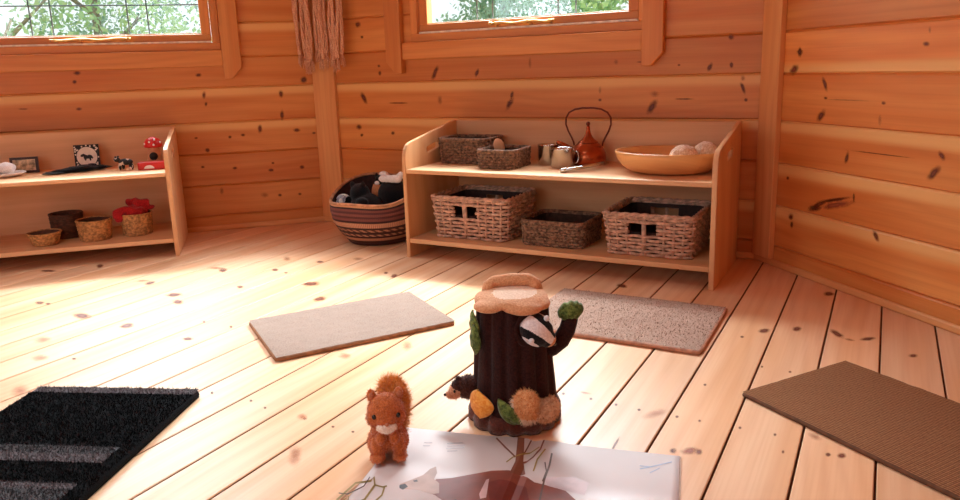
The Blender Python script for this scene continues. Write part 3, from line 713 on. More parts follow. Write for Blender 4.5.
# ------------------------------------------------------------------ storage shelves
SW, SD = 1.172, 0.405
def side_panel(name, x0, x1, parent):
    out = [(0, 0), (0.0, 0.385), (0.003, 0.405), (0.010, 0.423), (0.022, 0.437), (0.040, 0.446), (0.36, 0.501), (0.385, 0.505), (SD, 0.505), (SD, 0)]
    hole = []
    c = (0.20, 0.412); a = math.atan2(0.055, 0.32)
    for k in range(16):
        t = 2 * pi * k / 16
        u = (0.032 if cos(t) > 0 else -0.032) + 0.014 * cos(t); v = 0.014 * sin(t)
        hole.append((c[0] + u * cos(a) - v * sin(a), c[1] + u * sin(a) + v * cos(a)))
    bm = bmesh.new()
    ed = []
    for loop in (out, hole):
        vs = [bm.verts.new((x0, y, z)) for (y, z) in loop]
        ed += [bm.edges.new((vs[i], vs[(i + 1) % len(vs)])) for i in range(len(vs))]
    fs = [f for f in bmesh.ops.triangle_fill(bm, edges=ed, use_beauty=True)['geom'] if isinstance(f, bmesh.types.BMFace)]
    ex = bmesh.ops.extrude_face_region(bm, geom=fs)
    for v in ex['geom']:
        if isinstance(v, bmesh.types.BMVert): v.co.x = x1
    bmesh.ops.recalc_face_normals(bm, faces=bm.faces)
    e2 = [e for e in bm.edges if len(e.link_faces) == 2 and e.calc_face_angle(0) > radians(50)]
    bmesh.ops.bevel(bm, geom=e2, offset=0.0025, segments=2, affect='EDGES', clamp_overlap=True)
    me = bpy.data.meshes.new(name); bm.to_mesh(me); bm.free()
    wood_uv(me, 2)
    return link(name, me, parent, [M['birch']])

def make_shelf(label, loc, rz):
    t = thing('storage_shelf', label, 'shelf', loc, rz, 'low birch shelf units')
    side_panel('side_panel', 0, 0.016, t)
    side_panel('side_panel', SW - 0.016, SW, t)
    wbox('upper_board', 0.016, SW - 0.016, 0.002, SD - 0.012, 0.331, 0.347, M['birch'], t, 0)
    wbox('lower_board', 0.016, SW - 0.016, 0.002, SD - 0.012, 0.058, 0.076, M['birch'], t, 0)
    wbox('back_panel', 0.016, SW - 0.016, SD - 0.012, SD, 0.0, 0.505, M['birch'], t, 0)
    return t
SH1 = (-1.615, 2.3265); SH2 = (-3.343, 1.163)
make_shelf('low birch shelf unit holding the copper kettle and wicker baskets', (SH1[0], SH1[1], 0), 0)
make_shelf('low birch shelf unit holding the red mushroom house and small round baskets', (SH2[0], SH2[1], 0), radians(45))
def L2(a, b, z):      # a point on the shelf with the mushroom house
    return (SH2[0] + R2 * (a - b), SH2[1] + R2 * (a + b), z)

# ------------------------------------------------------------------ woven baskets
M['willow'] = plain('willow', srgb(206, 164, 138), 0.6, 0.25, 60)
M['willow_shade'] = plain('willow shade', srgb(58, 32, 24), 0.8, 0.3, 60)  # dark skin colour stands for shade inside the basket
M['seagrass'] = plain('seagrass', srgb(132, 98, 74), 0.8, 0.45, 90)
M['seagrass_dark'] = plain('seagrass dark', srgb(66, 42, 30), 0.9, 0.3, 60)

def rrect(w, d, r, n):
    """rounded rectangle, n points evenly spaced by length, starting on the front edge; yields (x, y, nx, ny)"""
    segs = []
    hw, hd = w / 2 - r, d / 2 - r
    per = [('l', (-hw, -d / 2), (hw, -d / 2), (0, -1)), ('a', (hw, -hd), -pi / 2), ('l', (w / 2, -hd), (w / 2, hd), (1, 0)), ('a', (hw, hd), 0),
           ('l', (hw, d / 2), (-hw, d / 2), (0, 1)), ('a', (-hw, hd), pi / 2), ('l', (-w / 2, hd), (-w / 2, -hd), (-1, 0)), ('a', (-hw, -hd), pi)]
    Ls = [math.dist(p[1], p[2]) if p[0] == 'l' else r * pi / 2 for p in per]
    tot = sum(Ls); out = []
    for i in range(n):
        q = tot * i / n; k = 0
        while q > Ls[k]: q -= Ls[k]; k += 1
        p = per[k]
        if p[0] == 'l':
            f = q / Ls[k]; out.append((p[1][0] + (p[2][0] - p[1][0]) * f, p[1][1] + (p[2][1] - p[1][1]) * f, *p[3]))
        else:
            t = p[2] + q / r; out.append((p[1][0] + r * cos(t), p[1][1] + r * sin(t), cos(t), sin(t)))
    return out, tot

def woven_box(root, w, d, h, taper, rows, stake, rad, amp, mats, holes=None, braid=True, jit=0.0, seed=1):
    """a basket woven of rods round upright stakes; origin at the centre of its base"""
    rnd = random.Random(seed)
    mb = MB()
    pts, tot = rrect(w, d, 0.03, 10)
    ns = int(round(tot / stake)) // 2 * 2 + 1
    N = ns * 4
    base, _ = rrect(w, d, 0.028, N)
    def at(i, z, off):
        x, y, nx, ny = base[i % N]
        k = 1 - taper * (1 - z / h)
        return Vector((x * k + nx * off, y * k + ny * off, z))
    def inhole(p):
        if not holes: return False
        (hx, hw, hz0, hz1) = holes
        return abs(p.x - hx) < hw and hz0 < p.z < hz1
    for r in range(rows):
        z = rad + (h - 2 * rad) * r / (rows - 1)
        run = []
        runs = []
        for i in range(N * 2 if False else N + 1):
            ph = pi * i / 4 + (r % 2) * pi
            p = at(i, z + rnd.uniform(-jit, jit), amp * sin(ph))
            if inhole(p):
                if len(run) > 1: runs.append(run)
                run = []
            else: run.append(p)
        if len(run) > 1: runs.append(run)
        for q in runs: mb.tube(q, rad * rnd.uniform(0.9, 1.1), 6)
    mb.obj('weave', mats[0], root)
    mb = MB()
    for i in range(0, N, 4):
        a, b = at(i + 2, 0.004, 0), at(i + 2, h, 0)
        if holes and abs(at(i + 2, h / 2, 0).x - holes[0]) < holes[1] * 0.9 and abs(at(i + 2, h / 2, 0).x - holes[0]) > 0.012: continue
        mb.tube([a, b], rad * 0.8, 5)
    if holes:
        for y in (-1, 1):
            mb.tube([(holes[0], y * (d / 2 - 0.002) * (1 - taper * 0.4), 0.02), (holes[0], y * (d / 2 - 0.002), h)], rad * 1.1, 6)
    mb.obj('stakes', mats[0], root)
    mb = MB()
    if braid:
        for k in range(2):
            mb.tube([at(i, h + rad * 0.6 + rad * 0.7 * sin(i * pi / 4 + k * pi), rad * 0.9 * cos(i * pi / 4 + k * pi)) for i in range(N)], rad * 1.05, 6, closed=True)
    else:
        mb.tube([at(i, h, 0) for i in range(N)], rad * 1.2, 6, closed=True)
    mb.obj('rim', mats[0], root)
    # base and an inside skin coloured dark for the shade within the weave
    mb = MB(); b0 = []
    skin, _ = rrect(w - 4 * rad - 2 * amp, d - 4 * rad - 2 * amp, 0.02, 40)
    nb = 40
    for z in (0.003, h - rad):
        k = 1 - taper * (1 - z / h)
        for (x, y, nx, ny) in skin: mb.v.append((x * k, y * k, z))
    mb.face(range(nb)[::-1])
    for i in range(nb): 
        j = (i + 1) % nb
        if holes:
            c = (mb.v[i][0] + mb.v[j][0]) / 2
            if abs(c - holes[0]) < holes[1] and abs(mb.v[i][1]) > d / 2 * 0.7:
                # leave the hand holes open: skin only below and above
                p, q, r_, s_ = mb.v[i], mb.v[j], mb.v[nb + j], mb.v[nb + i]
                f0, f1 = (holes[2] - 0.003) / (h - rad - 0.003), (holes[3] - 0.003) / (h - rad - 0.003)
                le = lambda a_, b_, t_: tuple(a_[k] + (b_[k] - a_[k]) * t_ for k in range(3))
                mb.quad([p, q, le(q, r_, f0), le(p, s_, f0)]); mb.quad([le(p, s_, f1), le(q, r_, f1), r_, s_])
                continue
        mb.face((i, j, nb + j, nb + i))
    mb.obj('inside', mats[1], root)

def wicker(label, x0, x1, y0, y1, z, h, seed):
    t = thing('wicker_basket', label, 'basket', ((x0 + x1) / 2, (y0 + y1) / 2, z), 0, 'wicker baskets with hand holes')
    w = x1 - x0
    woven_box(t, w, y1 - y0, h, 0.09, 11, 0.034, 0.0058, 0.0062, (M['willow'], M['willow_shade']), holes=(-0.012, 0.045, h * 0.58, h * 0.86), seed=seed)
    return t
wicker('rectangular wicker basket with hand holes on the lower board nearest the striped floor basket', -1.530, -1.203, 2.385, 2.655, 0.0765, 0.155, 1)
wicker('rectangular wicker basket with hand holes on the lower board beneath the wooden bowl', -0.828, -0.522, 2.375, 2.680, 0.0765, 0.138, 2)
def tray(label, x0, x1, y0, y1, z, h, seed, rz=0.0):
    t = thing('seagrass_tray', label, 'basket', ((x0 + x1) / 2, (y0 + y1) / 2, z), rz, 'seagrass trays')
    woven_box(t, x1 - x0, y1 - y0, h, 0.04, max(6, int(h / 0.0105)), 0.017, 0.0055, 0.003, (M['seagrass'], M['seagrass_dark']), braid=False, jit=0.0014, seed=seed)
    return t
tray('open seagrass tray on the lower board between the two wicker baskets', -1.152, -0.908, 2.392, 2.605, 0.0765, 0.090, 3)
tray('taller brown seagrass tray in the corner of the kettle shelf, behind the smaller tray', -1.575, -1.360, 2.525, 2.695, 0.3475, 0.096, 4)
tray('small brown seagrass tray with the wooden spoon in it, beside the steel cups', -1.345, -1.192, 2.425, 2.600, 0.3475, 0.066, 5, radians(2))

# wooden spoon lying in the front tray
M['spoon'] = wood('pale wood', srgb(238, 190, 150), srgb(226, 170, 126), srgb(200, 140, 98), 0.5, ring=30, ringamt=0.15, var=0.1)
t = thing('wooden_spoon', 'pale wooden spoon resting with its bowl up in the small seagrass tray', 'spoon', (-1.302, 2.53, 0.360))
mb = MB(); mb.tube([(-0.032, 0.03, 0.070), (-0.02, 0.015, 0.068), (0.0, 0.0, 0.064)], lambda q: 0.005, 8)
o = mb.obj('handle', M['spoon'], t); wood_uv(o.data, 0)
Mx = Matrix.Rotation(radians(25), 3, 'X') @ Matrix.Rotation(radians(8), 3, 'Y')
o = blob('spoon_bowl', [((0.002, 0, 0.060), (0.024, 0.010, 0.036), Mx)], 0.0022, 2, [M['spoon']], t); wood_uv(o.data, 2)

# ------------------------------------------------------------------ steel cups, copper kettle, nutcracker
M['steel'] = plain('brushed steel', srgb(206, 202, 198), 0.15, 0.08, 30, metallic=1.0)
M['copper'] = plain('copper', srgb(176, 88, 50), 0.26, 0.12, 14, metallic=0.85)
M['copper_dark'] = plain('dark copper', srgb(104, 44, 26), 0.35, 0.2, 14, metallic=0.8)
def cup(label, x, y, r, h):
    t = thing('steel_cup', label, 'cup', (x, y, 0.3475), 0, 'steel cups')
    mb = MB()
    mb.lathe([(r * 0.94, 0), (r, 0.004), (r, h - 0.002), (r * 1.03, h), (r * 1.0, h + 0.001), (r * 0.96, h - 0.003), (r * 0.95, 0.006)], 40)
    n = 40; mb.face([6 * n + j for j in range(n)], 0)
    mb.obj('body', M['steel'], t)
    mb = MB(); mb.tube([(r + 0.001, 0.0, h * 0.85), (r + 0.014, 0.0, h * 0.8), (r + 0.018, 0.0, h * 0.5), (r + 0.012, 0, h * 0.25), (r + 0.001, 0.0, h * 0.2)], 0.0028, 8)
    o = mb.obj('handle', M['steel'], t); o.rotation_euler = (0, 0, radians(15))
    return t
cup('brushed steel cup standing nearest the small seagrass tray', -1.128, 2.610, 0.042, 0.075)
cup('brushed steel cup standing in front, nearest the copper kettle', -1.043, 2.540, 0.043, 0.070)

t = thing('copper_kettle', 'small copper kettle with tall hoop handle beside the steel cups', 'kettle', (-0.980, 2.642, 0.3475))
mb = MB()
mb.lathe([(0.056, 0), (0.063, 0.003), (0.067, 0.014), (0.068, 0.03), (0.066, 0.044), (0.060, 0.056), (0.058, 0.058), (0.052, 0.068), (0.042, 0.078), (0.036, 0.083)], 48)
mb.obj('body', M['copper'], t)
mb = MB(); mb.lathe([(0.038, 0.083), (0.036, 0.086), (0.026, 0.093), (0.017, 0.103), (0.011, 0.115), (0.008, 0.128), (0.007, 0.140), (0.004, 0.146)], 36, cap1=True)
lid = mb.obj('lid', M['copper'], t)
mb = MB(); mb.ell((0, 0, 0.152), (0.008, 0.008, 0.009), 14); mb.obj('knob', M['copper_dark'], lid)
mb = MB(); mb.tube([(-0.052, -0.018, 0.050), (-0.075, -0.03, 0.066), (-0.096, -0.040, 0.082), (-0.110, -0.046, 0.086)], lambda q: 0.014 * (1 - 0.5 * q), 12); mb.obj('spout', M['copper'], t)
mb = MB()
hp = [(-0.056, 0.070), (-0.058, 0.082), (-0.066, 0.100), (-0.080, 0.125), (-0.089, 0.150), (-0.088, 0.174), (-0.076, 0.194), (-0.052, 0.206), (-0.022, 0.211)]
hp = hp + [(-x, z) for (x, z) in reversed(hp)]
mb.tube([(x, 0, z) for (x, z) in hp], 0.0036, 8)
mb.obj('handle', M['copper_dark'], t)

t = thing('nutcracker', 'silver metal nutcracker lying in front of the copper kettle', 'tool', (-0.985, 2.405, 0.3475), 0)
for s, nm in ((-1, 'arm'), (1, 'arm')):
    mb = MB(); mb.tube([(0.004 * s, 0, 0.008), (0.040 + 0.014 * s, 0.060, 0.010 + (0.004 if s > 0 else 0)), (0.070 + 0.010 * s, 0.115, 0.012 + (0.005 if s > 0 else 0)), (0.092 + 0.006 * s, 0.150, 0.014 + (0.005 if s > 0 else 0))], lambda q: 0.0065 - 0.002 * abs(q - 0.5), 10)
    mb.obj(nm, M['steel'], t)
mb = MB(); mb.tube([(-0.010, 0.0, 0.008), (0.010, 0.0, 0.008)], 0.008, 10); mb.obj('hinge', M['steel'], t)

# ------------------------------------------------------------------ wooden bowl with two lumps
M['bowlwood'] = wood('bowl wood', srgb(236, 178, 114), srgb(224, 158, 94), srgb(184, 112, 60), 0.4, ring=22, ringamt=0.2, var=0.1)
t = thing('wooden_bowl', 'wide oval wooden bowl at the end of the kettle shelf', 'bowl', (-0.648, 2.532, 0.3475), radians(-2))
mb = MB()
mb.lathe([(0.58, 0.0), (0.74, 0.006), (0.86, 0.022), (0.94, 0.042), (0.985, 0.062), (1.0, 0.072), (0.985, 0.0745), (0.955, 0.070), (0.90, 0.048), (0.80, 0.026), (0.66, 0.014), (0.3, 0.010), (0.01, 0.010)], 72, 0.185, 0.150, cap1=True)
o = mb.obj('bowl', M['bowlwood'], t); wood_uv(o.data, 0)
M['roll'] = fabric('speckled crust', srgb(214, 170, 138), srgb(246, 220, 196), 180, 0.9, 0.003, 60, 0.4)
def roll(label, c, r, seed, rz):
    o = blob('bread_roll', [((0, 0, r[2]), r), ((r[0] * 0.3, 0, r[2] * 0.9), (r[0] * 0.7, r[1] * 0.9, r[2] * 0.85)), ((-r[0] * 0.3, 0.01, r[2] * 0.85), (r[0] * 0.6, r[1] * 0.8, r[2] * 0.8))], 0.004, 2, [M['roll']])
    for v in o.data.vertices:
        v.co += Vector(v.co).normalized() * 0.0035 * noise.noise(v.co * 60 + Vector((seed, 0, 0)))
    o.location = c; o.rotation_euler = (0, 0, rz)
    tag(o, label, 'bread', 'bread rolls in the wooden bowl')
roll('pale speckled bread roll in the middle of the wooden bowl', (-0.588, 2.50, 0.3605), (0.050, 0.042, 0.042), 1, 0.3)
roll('pale speckled bread roll at the end of the wooden bowl nearest the corner post', (-0.532, 2.572, 0.365), (0.046, 0.040, 0.042), 5, -0.4)
# ------------------------------------------------------------------ striped floor basket with soft toys
def band_mat():
    m, nt, out = new_mat('striped coil'); g = G(nt)
    uv = g.n('ShaderNodeUVMap', uv_map='UVMap').outputs[0]
    su = g.n('ShaderNodeSeparateXYZ', i_0=uv); u, v = su.outputs[0], g.math('DIVIDE', su.outputs[1], 0.19)
    cr = g.n('ShaderNodeValToRGB', i_0=v); cr.color_ramp.interpolation = 'CONSTANT'
    stops = [(0, (70, 32, 26)), (0.13, (190, 132, 98)), (0.20, (60, 26, 24)), (0.25, (196, 140, 108)), (0.30, (58, 26, 24)), (0.36, (190, 132, 100)), (0.42, (60, 28, 26)), (0.47, (206, 150, 116)), (0.585, (56, 24, 22)), (0.635, (120, 64, 58)), (0.70, (84, 40, 38)), (0.75, (126, 70, 62)), (0.81, (86, 42, 40)), (0.86, (122, 66, 58)), (0.915, (46, 20, 18)), (0.955, (204, 148, 106))]
    el = cr.color_ramp.elements
    while len(el) > 1: el.remove(el[0])
    el[0].position = 0; el[0].color = (*srgb(*stops[0][1]), 1)
    for p, c in stops[1:]:
        e = el.new(p); e.color = (*srgb(*c), 1)
    # slanting dark stitches over the pale bands
    st = g.math('SINE', g.math('MULTIPLY_ADD', u, 2 * pi * 34, g.math('MULTIPLY', v, 60.0)))
    inb = g.math('MULTIPLY', g.smooth(v, 0.2, 0.21), g.smooth(v, 0.46, 0.45))
    f1 = g.math('MULTIPLY', g.smooth(st, -0.1, 0.3), inb)
    fine = g.math('SINE', g.math('MULTIPLY', u, 2 * pi * 150))
    inc = g.math('MULTIPLY', g.smooth(v, 0.47, 0.475), g.smooth(v, 0.59, 0.585))
    f2 = g.math('MULTIPLY', g.math('MULTIPLY', g.smooth(fine, 0.3, 0.8), inc), 0.5)
    c = g.mix(g.math('MULTIPLY', f1, 0.85), cr.outputs[0], srgb(62, 28, 26))
    c = g.mix(f2, c, srgb(120, 66, 50))
    c = g.mix(g.math('MULTIPLY', g.smooth(fine, 0, 1), 0.2), c, srgb(50, 24, 20))
    b = g.math('ADD', g.math('MULTIPLY', fine, 0.4), g.math('SINE', g.math('MULTIPLY', v, 2 * pi * 16)))
    g.bsdf(out, c, 0.75, b, 0.0012, 0.7)
    return m
M['band'] = band_mat()
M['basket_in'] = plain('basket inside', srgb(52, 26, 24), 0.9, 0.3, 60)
BK = (-1.905, 2.540)
t = thing('floor_basket', 'round striped coil basket full of soft toys on the floor by the shelf', 'basket', (BK[0], BK[1], 0.001), 0)
ZR = 0.19
tilt = lambda x, y, z: max(0.0, z / ZR) ** 2 * (0.03 + 0.24 * y + 0.012 * sin(3 * math.atan2(y, x)))
prof = [(0.125, 0.0)]
for i in range(1, 65):
    z = ZR * i / 64
    r = 0.125 + 0.074 * sin(min(1, z / 0.14) * pi / 2) + (0.003 if z > 0.14 else 0)
    prof.append((r + 0.0022 * abs(sin(pi * z / 0.012)), z))
mb = MB(); mb.lathe(prof, 96, 0.98, 0.98, 0, tilt, uvs=True); mb.obj('coiled_wall', M['band'], t)
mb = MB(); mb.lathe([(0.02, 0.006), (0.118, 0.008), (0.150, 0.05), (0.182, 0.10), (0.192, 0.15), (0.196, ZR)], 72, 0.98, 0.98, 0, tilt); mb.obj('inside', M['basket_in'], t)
mb = MB(); mb.tube([(0.195 * cos(a), 0.195 * sin(a), ZR + 0.002 + tilt(0.19 * cos(a), 0.19 * sin(a), ZR)) for a in [2 * pi * i / 72 for i in range(72)]], 0.0065, 8, closed=True)
M['rim'] = plain('rim binding', srgb(192, 136, 96), 0.7, 0.25, 40)
mb.obj('rim', M['rim'], t)

M['black_plush'] = fabric('black plush', srgb(14, 12, 14), srgb(34, 30, 32), 300, 1.0, 0.002, 40, 0.3, 0.1)
M['white_plush'] = fabric('white plush', srgb(226, 214, 206), srgb(250, 242, 236), 300, 1.0, 0.002, 40, 0.3)
M['grey_plush'] = fabric('grey plush', srgb(120, 118, 130), srgb(206, 202, 208), 200, 1.0, 0.002, 60, 0.5)
M['peach_plush'] = fabric('peach plush', srgb(206, 132, 84), srgb(226, 160, 110), 300, 1.0, 0.002, 60, 0.3)
M['eye'] = plain('glass eye', (0.006, 0.005, 0.005), 0.12)
def toy(name, label, loc, ells, paint, extras, mats, rz=0):
    t = thing(name, label, 'soft toy', loc, rz, 'soft toys in the striped basket')
    blob('body', ells, 0.004, 3, mats, t, paint)
    for (nm, c, r, mk) in extras:
        mb = MB(); mb.ell(c, r, 12); mb.obj(nm, mk, t)
    return t
bx, by = BK
toy('plush_badger', 'black plush toy with a grey striped head peeping over the basket rim', (bx - 0.045, by - 0.075, 0.125),
    [((0.03, 0.02, 0.03), (0.075, 0.06, 0.06)), ((-0.075, 0.0, 0.055), (0.034, 0.030, 0.028)), ((0.0, 0.02, 0.085), (0.045, 0.04, 0.045)), ((-0.055, -0.02, 0.045), (0.012, 0.012, 0.012)), ((-0.030, 0.01, 0.122), (0.012, 0.009, 0.016)), ((0.024, 0.012, 0.124), (0.012, 0.009, 0.016)), ((0.05, -0.035, 0.06), (0.03, 0.022, 0.02))],
    lambda c: 2 if (c.x < -0.05 and abs(c.y + 0.0) > 0.008) else (1 if c.x < -0.05 else 0),
    [('eye', (-0.095, -0.022, 0.060), (0.004, 0.004, 0.004), M['eye']), ('paw', (-0.045, -0.055, 0.062), (0.009, 0.009, 0.012), M['white_plush'])],
    [M['black_plush'], M['white_plush'], M['grey_plush']])
toy('plush_cow', 'black plush toy with white forelegs stretched out on top of the basket', (bx + 0.07, by + 0.035, 0.140),
    [((0.0, 0.0, 0.06), (0.075, 0.065, 0.065)), ((-0.04, 0.01, 0.115), (0.032, 0.03, 0.026)), ((-0.050, 0.0, 0.142), (0.024, 0.014, 0.015)), ((-0.020, -0.03, 0.128), (0.036, 0.018, 0.017)), ((0.025, -0.03, 0.128), (0.036, 0.018, 0.020)), ((0.052, -0.02, 0.145), (0.016, 0.013, 0.016))],
    lambda c: 1 if c.z > 0.116 else 0,
    [('eye', (-0.052, -0.018, 0.122), (0.004, 0.004, 0.004), M['eye']), ('nose', (-0.062, -0.010, 0.112), (0.006, 0.006, 0.005), M['peach_plush'])],
    [M['black_plush'], M['white_plush']])
toy('plush_puppy', 'small black plush toy with a peach belly tucked between the other soft toys', (bx + 0.0, by + 0.045, 0.155),
    [((0.0, 0.0, 0.05), (0.05, 0.042, 0.055)), ((0.005, -0.01, 0.10), (0.030, 0.028, 0.027)), ((0.035, -0.03, 0.075), (0.018, 0.016, 0.018))],
    lambda c: 1 if (c.y < -0.012 and c.z < 0.085 and c.x < 0.02) else 0,
    [('muzzle', (0.002, -0.038, 0.093), (0.012, 0.010, 0.009), M['white_plush']), ('ear', (-0.022, -0.006, 0.118), (0.008, 0.007, 0.014), M['black_plush']), ('eye', (-0.005, -0.036, 0.105), (0.004, 0.004, 0.004), M['eye'])],
    [M['black_plush'], M['peach_plush']])

# ------------------------------------------------------------------ things on the mushroom-house shelf
ZU, ZL = 0.3475, 0.0765
R45 = radians(45)
M['red'] = plain('red paint', srgb(206, 26, 24), 0.35, 0.1, 20)
M['ivory'] = plain('ivory', srgb(236, 222, 206), 0.6, 0.08, 30)
M['black'] = plain('black', srgb(14, 12, 14), 0.6, 0.2, 40)
M['frame_dark'] = plain('dark frame', srgb(56, 30, 18), 0.5, 0.2, 40)
M['whitepaint'] = plain('white glaze', srgb(244, 238, 234), 0.25, 0.04, 20)
M['stem'] = plain('mushroom stem', srgb(196, 140, 100), 0.6, 0.15, 40)
M['picture'] = plain('picture', srgb(206, 184, 150), 0.7, 0.5, 45)
M['olive'] = plain('olive', srgb(120, 110, 50), 0.7, 0.3, 60)

t = thing('oval_dish', 'white oval dish on the shelf under the small dark picture frame', 'dish', L2(0.49, 0.215, ZU), R45)
mb = MB(); mb.lathe([(0.6, 0), (0.8, 0.004), (1.0, 0.014), (1.0, 0.018), (0.9, 0.012), (0.01, 0.007)], 48, 0.115, 0.070, cap1=True); mb.obj('dish', M['whitepaint'], t)
o = blob('wool_fleece', [((-0.02, 0, 0.02), (0.065, 0.045, 0.024)), ((0.045, 0.0, 0.025), (0.035, 0.035, 0.024)), ((0.062, -0.012, 0.02), (0.018, 0.02, 0.018)), ((-0.06, 0.01, 0.018), (0.03, 0.035, 0.018))], 0.004, 2, [M['white_plush']])
for v in o.data.vertices: v.co += Vector(v.co).normalized() * 0.006 * noise.noise(v.co * 45)
o.location = L2(0.49, 0.215, ZU + 0.009); o.rotation_euler = (0, 0, R45)
tag(o, 'crumpled white fleece heaped on the white oval dish', 'fleece')

def framed(name, label, cat, a, b, w, h, lean, mk_frame, mk_face, bw):
    t = thing(name, label, cat, L2(a, b, ZU), R45)
    mb = MB()
    for q in ((-w / 2, w / 2, 0, bw), (-w / 2, w / 2, h - bw, h), (-w / 2, -w / 2 + bw, bw, h - bw), (w / 2 - bw, w / 2, bw, h - bw)):
        mb.box(q[0], q[1], -0.004, 0.006, q[2], q[3])
    f = mb.obj('frame', mk_frame, t); f.rotation_euler = (-lean, 0, 0)
    mb = MB(); mb.box(-w / 2 + bw, w / 2 - bw, -0.001, 0.003, bw, h - bw); p = mb.obj('picture', mk_face, t); p.rotation_euler = (-lean, 0, 0)
    return t
framed('framed_picture', 'small dark framed picture leaning at the back behind the white fleece', 'picture frame', 0.575, 0.315, 0.105, 0.066, 0.12, M['frame_dark'], M['picture'], 0.010)

# square card with a black spotted border and a black animal in a white circle
t = thing('spotted_card', 'square black and white spotted card with a dark animal in its white circle', 'card', L2(0.815, 0.318, ZU), R45)
mb = MB(); w, h = 0.098, 0.104
mb.box(-w / 2, w / 2, 0, 0.004, 0, h, 0)
rnd = random.Random(3)
n = 40; cz = h * 0.5
mb.quad([(0.040 * cos(2 * pi * i / n), -0.0006, cz + 0.042 * sin(2 * pi * i / n)) for i in range(n)], 1)
for i in range(150):
    x, z = rnd.uniform(-w / 2 + 0.004, w / 2 - 0.004), rnd.uniform(0.004, h - 0.004)
    if (x / 0.044) ** 2 + ((z - cz) / 0.046) ** 2 > 1:
        mb.quad([(x + 0.0035 * cos(2 * pi * k / 8), -0.0005, z + 0.0035 * sin(2 * pi * k / 8)) for k in range(8)], 1)
cow = [(-0.022, 0.010), (-0.026, 0.004), (-0.020, 0.000), (-0.014, 0.002), (-0.012, -0.008), (-0.008, -0.016), (-0.004, -0.015), (-0.003, -0.008), (0.008, -0.008), (0.010, -0.017), (0.015, -0.017), (0.016, -0.006), (0.022, -0.010), (0.024, -0.004), (0.018, 0.006), (0.008, 0.009), (0.002, 0.006), (-0.006, 0.010), (-0.012, 0.014)]
mb.quad([(x, -0.0012, cz + z) for (x, z) in cow], 0)
o = mb.obj('card', [M['black'], M['ivory']], t); o.rotation_euler = (-0.10, 0, 0)

# black felt crow lying flat: body, wing, tail
t = thing('felt_crow', 'flat black felt bird lying in front of the spotted card', 'soft toy', L2(0.80, 0.225, ZU), R45 + radians(12))
blob('body', [((0, 0, 0.012), (0.075, 0.026, 0.012)), ((0.075, 0.012, 0.012), (0.03, 0.016, 0.011)), ((-0.055, -0.012, 0.010), (0.05, 0.016, 0.009)), ((0.02, 0.015, 0.018), (0.035, 0.018, 0.010))], 0.003, 2, [M['black_plush']], t)
for i, (a, L) in enumerate(((0.05, 0.085), (-0.12, 0.09), (0.2, 0.07))):
    mb = MB(); Mx = Matrix.Rotation(pi - a, 3, 'Z'); mb.ell((-0.095 * cos(a), 0.02 * (i - 1) - 0.014, 0.006), (L * 0.5, 0.007, 0.004), 12, 0, Mx); mb.obj('tail_feather', M['black'], t)
for i, (dx, dy, a, L) in enumerate(((-0.01, 0.02, 2.6, 0.07), (0.02, -0.024, -2.5, 0.06), (0.05, 0.028, 2.2, 0.05))):
    mb = MB(); mb.ell((dx, dy, 0.018 + 0.003 * i), (L * 0.5, 0.012, 0.005), 12, 0, Matrix.Rotation(a, 3, 'Z')); mb.obj('wing', M['black_plush'], t)
mb = MB(); mb.tube([(0.10, 0.014, 0.012), (0.125, 0.020, 0.010)], lambda q: 0.006 * (1 - 0.9 * q), 8); mb.obj('beak', M['black'], t)

# little black-and-white cow figure
t = thing('toy_cow', 'tiny black and white animal figure standing beside the red telephone-like box', 'toy', L2(0.985, 0.19, ZU), R45 + radians(-20))
t['label'] = 'tiny black and white animal figure standing between the felt bird and the red box'
def cowp(c): return 0 if noise.noise(c * 55 + Vector((3, 1, 0))) > -0.02 else 1
blob('body', [((0, 0, 0.034), (0.032, 0.014, 0.014)), ((-0.036, -0.002, 0.044), (0.013, 0.010, 0.011)), ((-0.022, -0.010, 0.014), (0.007, 0.006, 0.015)), ((-0.018, 0.010, 0.014), (0.007, 0.006, 0.015)), ((0.024, -0.010, 0.014), (0.007, 0.006, 0.015)), ((0.020, 0.010, 0.014), (0.007, 0.006, 0.015))], 0.0025, 2, [M['black'], M['ivory']], t, cowp)
for s in (-1, 1):
    mb = MB(); mb.ell((-0.036, 0.010 * s, 0.055), (0.004, 0.006, 0.004), 10); mb.obj('ear', M['black'], t)

# red box with a white arch, mushroom house
t = thing('red_box', 'shiny red box with a white arch on its front below the mushroom house', 'box', L2(1.088, 0.165, ZU), R45)
mb = MB(); mb.box(-0.052, 0.052, -0.028, 0.028, 0, 0.031); me = mb.mesh('box'); bevel_mesh(me, 0.004); link('body', me, t, [M['red']])
mb = MB(); mb.quad([(0.020 * cos(pi * i / 16) - 0.008, -0.0288, 0.005 + 0.014 * sin(pi * i / 16)) for i in range(17)]); mb.obj('white_arch', M['whitepaint'], t)
t = thing('mushroom_house', 'toy toadstool house with red spotted cap and dark round door', 'toy', L2(1.092, 0.245, ZU), R45)
mb = MB(); mb.lathe([(0.030, 0), (0.032, 0.01), (0.028, 0.05), (0.022, 0.085), (0.018, 0.09)], 32, cap1=True); mb.obj('stem', M['stem'], t)
mb = MB(); mb.lathe([(0.016, 0.084), (0.036, 0.084), (0.038, 0.092), (0.035, 0.105), (0.026, 0.118), (0.012, 0.126), (0.001, 0.128)], 36)
cap = mb.obj('cap', M['red'], t)
for (a, z, r) in ((-1.9, 0.108, 0.033), (-1.2, 0.116, 0.026), (-1.4, 0.096, 0.0375), (-0.5, 0.104, 0.034), (-2.6, 0.100, 0.036)):
    mb = MB(); mb.ell((r * cos(a), r * sin(a), z), (0.005, 0.005, 0.005), 10); mb.obj('spot', M['whitepaint'], cap)
